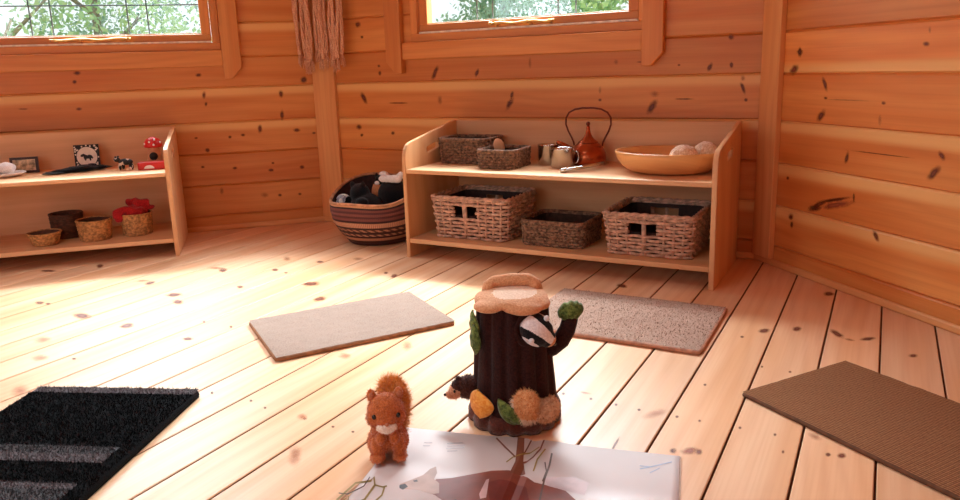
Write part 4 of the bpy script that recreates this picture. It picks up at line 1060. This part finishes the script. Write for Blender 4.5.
mb = MB(); mb.tube([(0, -0.0235, 0.048), (0, -0.0315, 0.047)], 0.0165, 20); mb.obj('door', M['black'], t)

# small round baskets below
M['palm'] = plain('palm leaf', srgb(186, 132, 78), 0.75, 0.35, 90)
M['palm_dark'] = plain('dark palm leaf', srgb(84, 50, 32), 0.8, 0.3, 60)
def round_basket(label, a, b, r0, r1, h, mk, squash=1.0):
    x, y, z = L2(a, b, ZL)
    t = thing('round_basket', label, 'basket', (x, y, z), 0, 'small round baskets on the lower board')
    mb = MB(); rows = int(h / 0.008)
    N = 72
    prof = []
    for i in range(rows * 5 + 1):
        q = i / (rows * 5); prof.append((r0 + (r1 - r0) * q ** 0.7 + 0.0018 * abs(sin(pi * rows * q)), h * q))
    mb.lathe(prof, N, 1, squash, 0, None, lambda tt, z: 1 + 0.018 * sin(tt * 18 + (int(z / h * rows) % 2) * pi))
    mb.obj('woven_wall', mk, t)
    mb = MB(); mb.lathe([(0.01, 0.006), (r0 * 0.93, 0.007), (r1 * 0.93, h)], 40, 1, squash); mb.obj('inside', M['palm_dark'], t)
    mb = MB(); mb.tube([(r1 * cos(2 * pi * i / 48), r1 * squash * sin(2 * pi * i / 48), h) for i in range(48)], 0.004, 6, closed=True); mb.obj('rim', mk, t)
    return t
round_basket('shallow round palm basket at the front of the lower board, lowest of the four', 0.665, 0.100, 0.040, 0.060, 0.050, M['palm'])
round_basket('dark brown round basket standing behind the shallow palm basket', 0.720, 0.235, 0.056, 0.062, 0.100, M['palm_dark'])
round_basket('empty round palm basket between the dark one and the basket of red cloth', 0.845, 0.130, 0.056, 0.066, 0.082, M['palm'])
round_basket('round palm basket with the red cloth spilling out', 1.000, 0.170, 0.055, 0.062, 0.088, M['palm'])
M['red_cloth'] = fabric('red cloth', srgb(150, 18, 22), srgb(206, 40, 44), 260, 0.85, 0.002, 30, 0.4)
o = blob('red_cloth', [((0, 0, 0.02), (0.048, 0.048, 0.03)), ((-0.03, -0.02, 0.035), (0.04, 0.03, 0.018)), ((-0.06, -0.035, 0.015), (0.022, 0.018, 0.028)), ((0.02, 0.02, 0.05), (0.035, 0.03, 0.025)), ((-0.01, 0.03, 0.06), (0.03, 0.02, 0.02)), ((0.05, 0.02, 0.035), (0.025, 0.02, 0.012))], 0.0035, 2, [M['red_cloth']])
for v in o.data.vertices: v.co += Vector(v.co).normalized() * 0.009 * noise.noise(v.co * 38)
o.location = L2(1.000, 0.170, ZL + 0.072); o.rotation_euler = (0, 0, R45)
tag(o, 'crumpled red cloth spilling from a round palm basket', 'cloth')

# ------------------------------------------------------------------ macrame hanging in the corner
M['yarn'] = fabric('macrame yarn', srgb(206, 144, 110), srgb(242, 194, 160), 220, 1.0, 0.002, 30, 0.3)
t = thing('wall_hanging', 'macrame hanging of twisted brown yarn strands in the corner between the windows', 'wall hanging', (-2.27, 2.715, 0.72))
rnd = random.Random(11)
mb = MB(); mb.tube([(-0.20, 0, 0.95), (0.18, 0, 0.95)], 0.012, 12); mb.obj('dowel', M['post'], t)
mb = MB(); mb.tube([(-0.19, 0, 0.955), (-0.01, 0.03, 1.10), (0.17, 0, 0.955)], 0.004, 8); mb.obj('hanging_cord', M['yarn'], t)
NS = 15
for k in range(NS):
    f = k / (NS - 1)
    xt = -0.200 + 0.345 * f; xb = -0.165 + 0.260 * f + rnd.uniform(-0.008, 0.008)
    zb = rnd.uniform(-0.005, 0.03) + (0.02 if k in (0, 6) else 0); yy = rnd.uniform(-0.016, 0.012)
    mb = MB(); seg = 60; ph = rnd.uniform(0, 6); amp = rnd.uniform(0.002, 0.006); fr = rnd.uniform(2, 4)
    def ctr(q):
        z = 0.95 + (zb + 0.055 - 0.95) * q
        e = min(1.0, q * 1.0)
        return Vector((xt + (xb - xt) * e + amp * sin(ph + q * fr * 6), yy + amp * 0.6 * cos(ph + q * fr * 5), z))
    for s in range(3):
        pts = []
        for i in range(seg + 1):
            q = i / seg; a = q * 34 + s * 2.094 + ph
            pts.append(ctr(q) + Vector((0.0045 * cos(a), 0.0045 * sin(a), 0)))
        mb.tube(pts, 0.0050, 6)
    e = ctr(1.0)
    for s in range(9):   # frayed end
        dx, dy = rnd.uniform(-0.012, 0.012), rnd.uniform(-0.010, 0.010)
        mb.tube([e + Vector((dx * 0.2, dy * 0.2, 0.006)), e + Vector((dx * 0.8 + rnd.uniform(-.003, .003), dy, -0.02)), e + Vector((dx + rnd.uniform(-.006, .006), dy, -0.045 - rnd.uniform(0, 0.014)))], lambda q: 0.0022 * (1 - 0.5 * q), 5)
    mb.obj('strand', M['yarn'], t)
# ------------------------------------------------------------------ floor mats
def mat_obj(name, label, c, rz, w, d, th, mats, edge_w, rad=0.014, stripes=None, pile=None):
    t = thing(name, label, 'mat', (c[0], c[1], 0.001), rz, 'carpet sample mats on the floor')
    pts, _ = rrect(w, d, rad, 96)
    mb = MB(); n = 96
    lay = [(0.0, 0.0), (-0.0012, th * 0.5), (0.0, th * 0.82), (0.002, th)]
    for (ins, z) in lay:
        for (x, y, nx, ny) in pts: mb.v.append((x - nx * ins, y - ny * ins, z))
    for L in range(len(lay) - 1):
        for i in range(n):
            j = (i + 1) % n; mb.face((L * n + i, L * n + j, (L + 1) * n + j, (L + 1) * n + i), 0, None, None, True)
    b = len(mb.v)
    for (x, y, nx, ny) in pts: mb.v.append((x - nx * edge_w, y - ny * edge_w, th + 0.0004))
    o3 = (len(lay) - 1) * n
    for i in range(n):
        j = (i + 1) % n; mb.face((o3 + i, o3 + j, b + j, b + i), 0, None, None, True)
    mb.face(range(n)[::-1], 0)
    mb.obj('binding', mats[0], t)
    # the carpet face as a grid
    gx, gy = int(w / 0.006), int(d / 0.006)
    mb = MB(); W2, D2 = w / 2 - edge_w * 0.6, d / 2 - edge_w * 0.6
    for j in range(gy + 1):
        for i in range(gx + 1):
            x, y = -W2 + 2 * W2 * i / gx, -D2 + 2 * D2 * j / gy
            mb.v.append((x, y, th + 0.0008 + 0.0012 * noise.noise(Vector((x * 40, y * 40, 0)))))
    for j in range(gy):
        for i in range(gx):
            x, y = -W2 + 2 * W2 * (i + .5) / gx, -D2 + 2 * D2 * (j + .5) / gy
            k = 0
            if stripes: k = stripes(x, y)
            a = j * (gx + 1) + i; mb.face((a, a + 1, a + gx + 2, a + gx + 1), k, None, None, True)
    f = mb.obj('carpet', list(mats[1:]), t)
    if pile: add_fur(f, *pile)
    return t
M['beige_loop'] = fabric('beige loop carpet', srgb(134, 108, 92), srgb(164, 138, 120), 260, 1.0, 0.002, 25, 0.15)
M['tan_bind'] = plain('tan binding', srgb(150, 98, 62), 0.8, 0.2, 60)
M['pink_beige'] = fabric('pink beige carpet', srgb(152, 118, 98), srgb(186, 150, 128), 260, 1.0, 0.002, 25, 0.15)
M['pink_bind'] = plain('pink beige edge', srgb(190, 136, 108), 0.85, 0.2, 60)
M['brown_bind'] = plain('brown edge', srgb(104, 66, 40), 0.85, 0.2, 60)
M['black_pile'] = fabric('black pile', srgb(5, 4, 5), srgb(13, 11, 12), 300, 1.0, 0.003, 30, 0.25, 0.0)
M['grey_pile'] = fabric('grey pile', srgb(80, 72, 74), srgb(130, 120, 120), 300, 1.0, 0.003, 30, 0.2, 0.0)
def rib_mat():
    m, nt, out = new_mat('brown sisal'); g = G(nt)
    tc = g.n('ShaderNodeTexCoord').outputs['Object']
    su = g.n('ShaderNodeSeparateXYZ', i_0=tc)
    a = g.math('SINE', g.math('MULTIPLY', su.outputs[1], 2 * pi / 0.0062))
    b = g.math('SINE', g.math('MULTIPLY', su.outputs[0], 2 * pi / 0.0075))
    nz = g.noise(tc, 220, 3)
    f = g.math('ADD', g.math('MULTIPLY_ADD', a, 0.3, 0.3), g.math('MULTIPLY', g.math('MULTIPLY_ADD', b, 0.5, 0.5), 0.25))
    f = g.math('ADD', f, g.math('MULTIPLY', g.math('SUBTRACT', nz, 0.5), 0.8), clamp=True)
    c = g.mix(f, srgb(98, 60, 36), srgb(178, 126, 84))
    c = g.mix(g.math('MULTIPLY', g.noise(tc, 14, 2), 0.2), c, srgb(120, 76, 48))
    x = g.bsdf(out, c, 0.95, f, 0.0014, 0.8); x.inputs['Specular IOR Level'].default_value = 0.2
    return m
M['sisal'] = rib_mat()
mat_obj('floor_mat', 'beige mat with tan bound edge lying between the plush squirrel and the striped basket', (-1.324, 1.6035), radians(56.8), 0.515, 0.345, 0.011, (M['tan_bind'], M['beige_loop']), 0.004)
mat_obj('floor_mat', 'pinkish beige mat lying behind the plush tree stump in front of the kettle shelf', (-0.621, 1.957), radians(0.5), 0.515, 0.378, 0.010, (M['pink_bind'], M['pink_beige']), 0.009, pile=(5000, 0.004, 0.0012, (0, 0, 0), 1.2, True, 5))
e = Vector((0.826, -0.563))
mat_obj('floor_mat', 'ribbed brown mat lying by the wall with the long dark crack', (-0.1375 + 0.275 * e.x, 1.718 + 0.275 * e.y), math.atan2(e.y, e.x), 0.55, 0.338, 0.008, (M['brown_bind'], M['sisal']), 0.003, 0.004)
ax = Vector((0.932, 0.363)); LB = 0.62
def bstripe(x, y):
    v = LB / 2 - y      # distance from the far end
    if v < 0.036: return 1
    if 0.303 < v < 0.330 and x < 0.165: return 1
    if 0.400 < v < 0.422 and x < 0.165: return 1
    if (0.272 < v < 0.303 or v > 0.422) and x < 0.165: return 2
    return 0
M['mix_pile'] = fabric('mixed pile', srgb(16, 14, 16), srgb(74, 68, 70), 260, 1.0, 0.003, 30, 0.2, 0.3)
mat_obj('floor_mat', 'shaggy black mat with grey stripes', (-1.524 + 0.363 * LB / 2, 1.004 - 0.932 * LB / 2), math.atan2(0.363, 0.932) + 0.02, 0.402, LB, 0.014, (M['black_pile'], M['black_pile'], M['grey_pile'], M['mix_pile']), 0.006, 0.012, bstripe, (26000, 0.007, 0.0012, (0, 0, 0), 1.3, True, 6))

# ------------------------------------------------------------------ open picture book
M['page'] = plain('page', srgb(214, 198, 192), 0.42, 0.03, 6)
M['page_edge'] = plain('page edge', srgb(206, 176, 150), 0.7, 0.1, 60)
art_cols = {'deer': (132, 66, 50), 'deerdark': (112, 42, 32), 'head': (178, 142, 126), 'nose': (60, 48, 46), 'pale': (214, 176, 172), 'pink': (204, 182, 180), 'trunk': (120, 66, 46), 'olive': (150, 124, 62), 'twig': (92, 70, 60), 'blue': (176, 182, 204), 'text': (196, 182, 182)}  # all print colours, except pale, which paints in glare
keys = list(art_cols)
AM = [plain('print ' + k, srgb(*art_cols[k]), 0.5, 0.12, 30) for k in keys]
t = thing('picture_book', 'large open picture book showing a red brown deer among twigs', 'book', (-0.821, 1.138, 0.0005), radians(13))
BW, BH = 0.546, 0.335
mb = MB(); mb.box(-0.003, BW + 0.003, -BH - 0.003, 0.003, 0, 0.002); mb.obj('cover', M['page_edge'], t)
mb = MB(); nx = 40
prof = [(BW * i / nx, 0.0042 + 0.0030 * math.exp(-((BW * i / nx - BW / 2 - 0.03) / 0.05) ** 2) + 0.0030 * math.exp(-((BW * i / nx - BW / 2 + 0.03) / 0.05) ** 2) - 0.0058 * math.exp(-((BW * i / nx - BW / 2) / 0.010) ** 2)) for i in range(nx + 1)]
for y in (0.0, -BH):
    for (x, z) in prof: mb.v.append((x, y, z))
    for (x, z) in prof: mb.v.append((x, y, 0.002))
k = nx + 1
for i in range(nx):
    mb.face((2 * k + i, 2 * k + i + 1, i + 1, i), 0, None, None, True)
    mb.face((i, i + 1, k + i + 1, k + i), 1); mb.face((2 * k + i + 1, 2 * k + i, 3 * k + i, 3 * k + i + 1), 1)
mb.face((0, k, 3 * k, 2 * k), 1); mb.face((nx, 2 * k + nx, 3 * k + nx, k + nx), 1)
def hz(x):
    f = max(0, min(BW, x)) / BW * nx; i = min(nx - 1, int(f)); return prof[i][1] + (prof[i + 1][1] - prof[i][1]) * (f - i)
lay = {}
def clip_strips(poly):
    """cut a printed outline into narrow strips so that it follows the curve of the page"""
    bm = bmesh.new(); f = bm.faces.new([bm.verts.new((x, y, 0)) for (x, y) in poly])
    bmesh.ops.triangulate(bm, faces=[f])
    x0 = min(p[0] for p in poly); x1 = max(p[0] for p in poly)
    for i in range(1, nx):
        x = BW * i / nx
        if x0 < x < x1: bmesh.ops.bisect_plane(bm, geom=bm.verts[:] + bm.edges[:] + bm.faces[:], plane_co=(x, 0, 0), plane_no=(1, 0, 0))
    out = [[(v.co.x, v.co.y) for v in f.verts] for f in bm.faces]; bm.free(); return out
for q, (kind, poly) in enumerate(ART):
    for fpoly in clip_strips(poly):
        pts = [(x, max(-BH, min(0, y)), hz(x) + 0.0002 + 0.00004 * min(q, 8)) for (x, y) in fpoly]
        A = sum(pts[i][0] * pts[(i + 1) % len(pts)][1] - pts[(i + 1) % len(pts)][0] * pts[i][1] for i in range(len(pts)))
        if A < 0: pts = pts[::-1]
        mb.quad(pts, 2 + keys.index(kind))
mb.obj('pages', [M['page'], M['page_edge']] + AM, t)

# ------------------------------------------------------------------ plush squirrel
M['sq_fur'] = fabric('russet plush', srgb(184, 92, 42), srgb(222, 130, 70), 240, 1.0, 0.002, 40, 0.35, 0.4)
M['sq_tail'] = fabric('orange brown fur', srgb(216, 132, 48), srgb(250, 182, 90), 160, 1.0, 0.002, 40, 0.3, 0.4)
M['sq_white'] = fabric('cream plush', srgb(232, 204, 182), srgb(250, 232, 216), 300, 1.0, 0.001, 40, 0.2)
M['sq_inner'] = fabric('ear lining', srgb(190, 116, 84), srgb(206, 136, 100), 300, 1.0, 0.001, 40, 0.2)
t = thing('plush_squirrel', 'russet plush squirrel sitting on the corner of the open picture book', 'soft toy', (-0.779, 1.026, 0.0085), radians(36.6)); t.scale = (0.9, 0.9, 0.9)
body = blob('body', [((0, 0.012, 0.045), (0.034, 0.034, 0.042)), ((0, 0.006, 0.066), (0.031, 0.028, 0.030)),
    ((-0.022, -0.014, 0.030), (0.015, 0.016, 0.028)), ((0.022, -0.014, 0.030), (0.015, 0.016, 0.028)),
    ((-0.023, -0.022, 0.010), (0.015, 0.019, 0.010)), ((0.023, -0.022, 0.010), (0.015, 0.019, 0.010)),
    ((-0.025, 0.020, 0.025), (0.018, 0.026, 0.026)), ((0.025, 0.020, 0.025), (0.018, 0.026, 0.026)),
    ((-0.014, -0.024, 0.052), (0.012, 0.012, 0.014)), ((0.014, -0.024, 0.052), (0.012, 0.012, 0.014)),
    ((0, -0.004, 0.106), (0.038, 0.033, 0.036)), ((-0.022, -0.010, 0.096), (0.019, 0.019, 0.022)), ((0.022, -0.010, 0.096), (0.019, 0.019, 0.022)), ((0, -0.027, 0.093), (0.021, 0.015, 0.020)),
    ((-0.028, 0.002, 0.138), (0.010, 0.007, 0.014)), ((0.028, 0.002, 0.138), (0.010, 0.007, 0.014))], 0.0026, 2, [M['sq_fur']], t)
add_fur(body, 7000, 0.0048, 0.0007, (0, 0, -0.5), 0.8, True, 2)
mz = blob('muzzle', [((0, -0.034, 0.081), (0.022, 0.0125, 0.0115)), ((0, -0.037, 0.078), (0.014, 0.010, 0.009))], 0.002, 2, [M['sq_white']], t)
add_fur(mz, 500, 0.003, 0.0006, (0, 0, -0.3), 0.8, True, 3)
mb = MB(); mb.ell((0, -0.0440, 0.0915), (0.0045, 0.0035, 0.0035), 12); mb.obj('nose', M['sq_inner'], t)
for s in (-1, 1):
    mb = MB(); mb.ell((0.0245 * s, -0.0300, 0.104), (0.0045, 0.004, 0.0055), 14); mb.obj('eye', M['eye'], t)
    mb = MB(); mb.ell((0.0285 * s, -0.0052, 0.139), (0.005, 0.002, 0.008), 12); mb.obj('ear_lining', M['sq_inner'], t)
tl = blob('tail', [], 0.003, 2, [M['sq_tail']], t, None, [([(0.008, 0.040, 0.012), (0.016, 0.058, 0.040), (0.020, 0.060, 0.075), (0.020, 0.056, 0.105), (0.014, 0.048, 0.128), (0.004, 0.036, 0.140)], lambda q: 0.012 + 0.013 * sin(pi * (0.15 + 0.75 * q)))])
add_fur(tl, 6500, 0.017, 0.0007, (0, 0, 0.5), 0.9, True, 4)

# ------------------------------------------------------------------ plush tree stump with finger puppets
TS = (-0.642, 1.290); TRZ = radians(26.7)
M['bark_plush'] = fabric('dark brown plush', srgb(38, 14, 11), srgb(60, 26, 20), 260, 0.95, 0.002, 14, 0.3, 0.05)
M['skirt'] = fabric('brown plush base', srgb(70, 30, 20), srgb(100, 48, 32), 260, 0.9, 0.002, 14, 0.3, 0.35)
M['cut'] = fabric('cut wood plush', srgb(210, 144, 98), srgb(232, 174, 128), 260, 0.95, 0.002, 20, 0.25)
M['cut_rim'] = fabric('pale pad', srgb(232, 190, 156), srgb(248, 216, 188), 260, 0.95, 0.002, 20, 0.2)
M['leaf'] = fabric('green leaf fabric', srgb(62, 76, 28), srgb(124, 140, 66), 130, 0.8, 0.002, 40, 0.4)
M['leaf_orange'] = fabric('orange leaf fabric', srgb(232, 136, 40), srgb(252, 186, 88), 130, 0.8, 0.002, 40, 0.3)
M['tan_fluff'] = fabric('tan fluff', srgb(230, 154, 90), srgb(252, 204, 146), 160, 1.0, 0.003, 50, 0.4)
M['cream_fluff'] = fabric('cream fluff', srgb(232, 200, 168), srgb(250, 230, 206), 160, 1.0, 0.003, 50, 0.3)
M['curly'] = fabric('curly tan pile', srgb(200, 138, 92), srgb(244, 200, 158), 120, 1.0, 0.004, 60, 0.4)
t = thing('plush_tree_stump', 'dark brown plush tree stump bag with a branch, standing behind the open book', 'soft toy', (TS[0], TS[1], 0.001), TRZ)
TH = 0.250
def tr(z): return 0.093 - 0.019 * min(1, max(0, z) / TH) ** 0.8 + 0.004 * math.exp(-z / 0.02)
LOBE = [0.0, 0.62, 1.15, 1.75, 2.35, 2.9, 3.5, 4.05, 4.5, 4.9, 5.35, 5.8]
def lobes(a, z):
    a = a % (2 * pi)
    d = min(min(abs(a - q), 2 * pi - abs(a - q)) for q in LOBE)
    k = 1 - 0.085 * math.exp(-(d / 0.085) ** 2)
    return k * (1 + 0.012 * sin(5 * a + z * 30))
mb = MB()
mb.lathe([(tr(TH * i / 40), TH * i / 40) for i in range(41)] + [(0.068, TH + 0.006), (0.03, TH + 0.01)], 120, 1, 1, 0, None, lobes, cap1=True)
mb.obj('trunk', M['bark_plush'], t)
mb = MB(); mb.lathe([(0.088, 0.0), (0.0985, 0.002), (0.0985, 0.018), (0.094, 0.030), (0.088, 0.034)], 96, 1, 1, 0, lambda x, y, z: 0.004 * sin(5 * math.atan2(y, x)) * (1 if z > 0.01 else 0), lobes); mb.obj('skirt', M['skirt'], t)
# padded top and carrying roll
cap = blob('top_pad', [((0, 0, TH + 0.012), (0.074, 0.074, 0.013)), ((-0.045, -0.045, TH + 0.006), (0.034, 0.030, 0.012)), ((0.02, -0.058, TH + 0.004), (0.040, 0.024, 0.013)), ((0.055, -0.02, TH + 0.004), (0.022, 0.040, 0.012)), ((-0.062, 0.0, TH + 0.007), (0.016, 0.04, 0.012))], 0.004, 3, [M['cut'], M['cut_rim']], t, lambda c: 1 if (c.z > TH + 0.021 and math.hypot(c.x - 0.01, c.y + 0.01) < 0.05) else 0)
mb = MB(); mb.tube([(-0.050, 0.034, TH + 0.012), (-0.048, 0.036, TH + 0.024), (-0.038, 0.038, TH + 0.031), (0.0, 0.040, TH + 0.035), (0.036, 0.040, TH + 0.034), (0.048, 0.038, TH + 0.026), (0.052, 0.034, TH + 0.012)], 0.0135, 14); mb.obj('handle_roll', M['cut'], t)
# branch on its side with a leafy end
mb = MB(); bp = [(0.060, -0.010, 0.148), (0.078, -0.014, 0.156), (0.098, -0.016, 0.172), (0.110, -0.016, 0.194), (0.116, -0.016, 0.216)]
mb.tube(bp, lambda q: 0.020 - 0.004 * q, 14); mb.ell((0.060, -0.01, 0.148), (0.026, 0.024, 0.026), 14); mb.ell(bp[-1], (0.016, 0.016, 0.016), 14); br = mb.obj('branch', M['bark_plush'], t)
lf = blob('branch_leaf', [((0.117, -0.016, 0.233), (0.028, 0.018, 0.020), Matrix.Rotation(radians(-18), 3, 'Y'))], 0.003, 1, [M['leaf']], br)
for v in lf.data.vertices: v.co.z += 0.0016 * sin((v.co.x - 0.6 * v.co.z) * 520)
def leaf(name, a, z, L, Wd, rot, mk, out=0.004):
    """a quilted leaf laid on the stump: a = angle round it, long axis turned by rot from upright"""
    mb = MB(); nu, nv = 10, 6
    r = tr(z) + out
    for j in range(nv + 1):
        for i in range(nu + 1):
            u = i / nu; v = j / nv * 2 - 1
            wv = Wd * (sin(pi * u) ** 0.75) * (1 - 0.25 * u) * v
            x = wv; y = (u - 0.5) * L
            xx = x * cos(rot) - y * sin(rot); yy = x * sin(rot) + y * cos(rot)
            aa = a + xx / r; q = r + 0.007 * (1 - v * v) * sin(pi * u) + 0.002 * cos(u * 22) * (1 - abs(v))
            mb.v.append((q * cos(aa), q * sin(aa), z + yy))
    for j in range(nv):
        for i in range(nu):
            k = j * (nu + 1) + i; mb.face((k, k + 1, k + nu + 2, k + nu + 1), 0, None, None, True)
    o = mb.obj(name, mk, t)
    s = o.modifiers.new('s', 'SOLIDIFY'); s.thickness = 0.003; s.offset = 0
    return o
F = -pi / 2
leaf('leaf', F - 1.18, 0.212, 0.062, 0.024, 0.30, M['leaf'], 0.008)
leaf('leaf', F - 1.00, 0.188, 0.062, 0.022, 0.05, M['leaf'], 0.013)
leaf('orange_leaf', F - 0.86, 0.056, 0.060, 0.044, 0.12, M['leaf_orange'], 0.008)
leaf('leaf', F - 0.18, 0.052, 0.062, 0.016, 0.55, M['leaf'], 0.006)
leaf('leaf', F - 0.06, 0.048, 0.054, 0.014, 0.75, M['leaf'], 0.009)
def on(a, z, off): r = tr(z) + off; return (r * cos(a), r * sin(a), z)
p1 = blob('fluffy_tuft', [(on(F + 0.22, 0.066, 0.006), (0.026, 0.020, 0.029)), (on(F + 0.26, 0.046, 0.008), (0.020, 0.016, 0.018))], 0.003, 2, [M['tan_fluff'], M['cream_fluff']], t, lambda c: 1 if (c.z < 0.042 or c.x < -0.002) else 0)
add_fur(p1, 2600, 0.008, 0.0007, (0, 0, -0.3), 1.1, True, 7)
p2 = blob('curly_tuft', [(on(F + 0.62, 0.046, 0.008), (0.030, 0.022, 0.022)), (on(F + 0.86, 0.048, 0.006), (0.018, 0.018, 0.020))], 0.003, 2, [M['curly']], t)
add_fur(p2, 3000, 0.006, 0.0009, (0, 0, 0), 1.8, True, 8)
mb = MB(); HA = F + 0.62; hc = Vector((cos(HA), sin(HA), 0)); ht = Vector((-sin(HA), cos(HA), 0)); HZ = 0.212; hr = tr(HZ)
mb.tube([hc * (hr - 0.004) + ht * (0.038 * cos(2 * pi * i / 32)) + Vector((0, 0, HZ + 0.036 * sin(2 * pi * i / 32))) - hc * (0.012 * cos(2 * pi * i / 32) ** 2) for i in range(32)], 0.005, 8, closed=True)
mb.obj('hole_edge', M['bark_plush'], t)

# badger puppet looking out of the hole
M['bad_white'] = fabric('badger white', srgb(222, 208, 206), srgb(246, 236, 232), 260, 1.0, 0.001, 40, 0.2)
Rz = Matrix.Rotation(TRZ, 3, 'Z')
pc = Rz @ (hc * (hr + 0.003) + Vector((0, 0, HZ))) + Vector((TS[0], TS[1], 0.001))
b = thing('badger_puppet', 'black and white badger puppet peeping out of the hole in the plush stump', 'soft toy', pc, TRZ)
a_ = (ht * 0.66 - Vector((0, 0, 1)) * 0.66 + hc * 0.36).normalized()
c_ = (hc - a_ * hc.dot(a_)).normalized(); b_ = a_.cross(c_).normalized()
MX = Matrix((a_, b_, c_)).transposed()
def bpaint(c):
    la, lb = c.dot(a_), c.dot(b_)
    w = 0.0115 - 0.003 * (la / 0.03)
    if la > 0.038: return 2
    if abs(lb) < w: return 1
    if abs(lb) < w + 0.0150: return 0
    return 1
hd = blob('head', [((0, 0, 0), (0.036, 0.0325, 0.024), MX), (tuple(a_ * 0.022 - c_ * 0.002), (0.026, 0.020, 0.016), MX)], 0.0018, 2, [M['black_plush'], M['bad_white'], M['peach_plush']], b, bpaint)
mb = MB(); mb.ell(tuple(a_ * 0.046 - c_ * 0.002), (0.0055, 0.006, 0.0055), 12, 0, MX); mb.obj('nose', M['eye'], b)
for s in (-1, 1):
    mb = MB(); mb.ell(tuple(-a_ * 0.002 + b_ * 0.027 * s + c_ * 0.016), (0.0055, 0.0065, 0.006), 12, 0, MX); mb.obj('ear', M['bad_white'], b)
    mb = MB(); mb.ell(tuple(a_ * 0.018 + b_ * 0.0145 * s + c_ * 0.0125), (0.0028, 0.0028, 0.0028), 10, 0, MX); mb.obj('eye', M['eye'], b)

# hedgehog puppet at the side of the stump
M['hog_dark'] = fabric('hedgehog dark pile', srgb(50, 22, 16), srgb(88, 46, 32), 160, 1.0, 0.003, 60, 0.4)
M['hog_face'] = fabric('hedgehog face', srgb(190, 128, 94), srgb(220, 164, 128), 260, 1.0, 0.001, 40, 0.2)
pc = Rz @ Vector((-0.104, -0.012, 0.070)) + Vector((TS[0], TS[1], 0.001))
hgt = thing('hedgehog_puppet', 'little brown hedgehog puppet poking its pale snout out beside the stump', 'soft toy', pc, TRZ)
h = blob('body', [((0.008, 0, 0.0), (0.026, 0.024, 0.025)), ((-0.010, -0.004, 0.0), (0.018, 0.018, 0.019)), ((-0.020, -0.008, -0.008), (0.014, 0.013, 0.014)), ((-0.029, -0.012, -0.011), (0.010, 0.009, 0.008)), ((-0.012, -0.002, 0.020), (0.006, 0.005, 0.006))], 0.0018, 2, [M['hog_dark'], M['hog_face']], hgt, lambda c: 1 if (c.x < -0.008 and c.z < 0.004 - 0.3 * (c.x + 0.02)) else 0)
add_fur(h, 1500, 0.005, 0.0006, (0.4, 0, 0), 0.9, True, 9)
mb = MB(); mb.ell((-0.0395, -0.0145, -0.010), (0.0035, 0.0035, 0.0032), 10); mb.obj('nose', M['eye'], hgt)
mb = MB(); mb.ell((-0.019, -0.0185, -0.001), (0.003, 0.003, 0.0035), 10); mb.obj('eye', M['eye'], hgt)

# ------------------------------------------------------------------ daylight, camera
w = bpy.data.worlds.new('World'); SC.world = w; w.use_nodes = True
bg = w.node_tree.nodes['Background']; bg.inputs[0].default_value = (0.93, 0.98, 1.0, 1); bg.inputs[1].default_value = 1.25
def area(name, loc, target, sx, sy, power, col=(1, 1, 1)):
    l = bpy.data.lights.new(name, 'AREA'); l.shape = 'RECTANGLE'; l.size = sx; l.size_y = sy; l.energy = power; l.color = col
    o = bpy.data.objects.new(name, l); COL.objects.link(o); o.location = loc
    o.rotation_euler = (Vector(target) - Vector(loc)).to_track_quat('-Z', 'Y').to_euler(); return o
def wl(fr, s, out, z, target_z, sx, sy, p, name, tgt_s=None, col=(0.82, 0.90, 1.0)):
    area(name, fr.P(s, -out, z), fr.P(s if tgt_s is None else tgt_s, 0, target_z), sx, sy, p, col)
wl(frL, 0.93, 1.10, 2.15, 1.2, 2.4, 1.8, 290, 'sky_outside_window_1')
wl(frL, 0.93, 1.50, 2.9, 0.907, 2.4, 0.35, 350, 'steep_fill_over_window_1')  # added strip lamp for the steep part of the daylight, no real cloud
wl(frB, 1.09, 1.10, 2.15, 1.2, 2.4, 1.8, 390, 'sky_outside_window_2')
wl(frB, 1.09, 1.50, 2.9, 0.907, 2.4, 0.35, 470, 'steep_fill_over_window_2')  # the same added steep strip lamp for the back window
wl(FR[3], 1.0, 1.0, 1.7, 1.1, 1.6, 1.2, 16, 'fill_outside_window_3')  # added fill lamp outside an unseen rear window
wl(FR[5], 1.0, 1.0, 1.7, 1.1, 1.6, 1.2, 45, 'fill_outside_window_4')  # added fill lamp, stronger, to brighten the right wall
wl(FR[4], 1.0, 0.25, 1.05, 0.75, 1.0, 1.7, 18, 'fill_at_unseen_doorway')  # added fill lamp just outside the unseen doorway

sk = area('fill_above_roof_opening', (CEN.x, CEN.y, 3.25), (CEN.x, CEN.y + 0.001, 0), 1.1, 1.1, 26, (0.80, 0.92, 1.0)); sk.data.spread = radians(90)  # added fill lamp over the assumed roof opening

cam = bpy.data.cameras.new('camera'); co = bpy.data.objects.new('camera', cam); COL.objects.link(co)
cam.sensor_fit = 'HORIZONTAL'; cam.sensor_width = 36.0; cam.lens = 738.64 / 960 * 36; cam.shift_y = (230.71 - 250) / 960
cam.clip_start = 0.02
r_ = Vector((0.87854539, 0.47657123, -0.03221569)); u_ = Vector((-0.07547883, 0.20510773, 0.97582466)); f_ = Vector((-0.47165765, 0.85487466, -0.21616749))
co.matrix_world = Matrix(((r_.x, u_.x, -f_.x, 0), (r_.y, u_.y, -f_.y, 0), (r_.z, u_.z, -f_.z, 0.72), (0, 0, 0, 1)))
SC.camera = co
SC.view_settings.view_transform = 'Standard'; SC.view_settings.look = 'None'; SC.view_settings.gamma = 1.0; SC.view_settings.use_curve_mapping = False
SC.view_settings.exposure = 0.0
SC.cycles.use_denoising = True
SC.cycles.max_bounces = 10; SC.cycles.diffuse_bounces = 6; SC.cycles.transparent_max_bounces = 12
SC.cycles.sample_clamp_indirect = 6.0
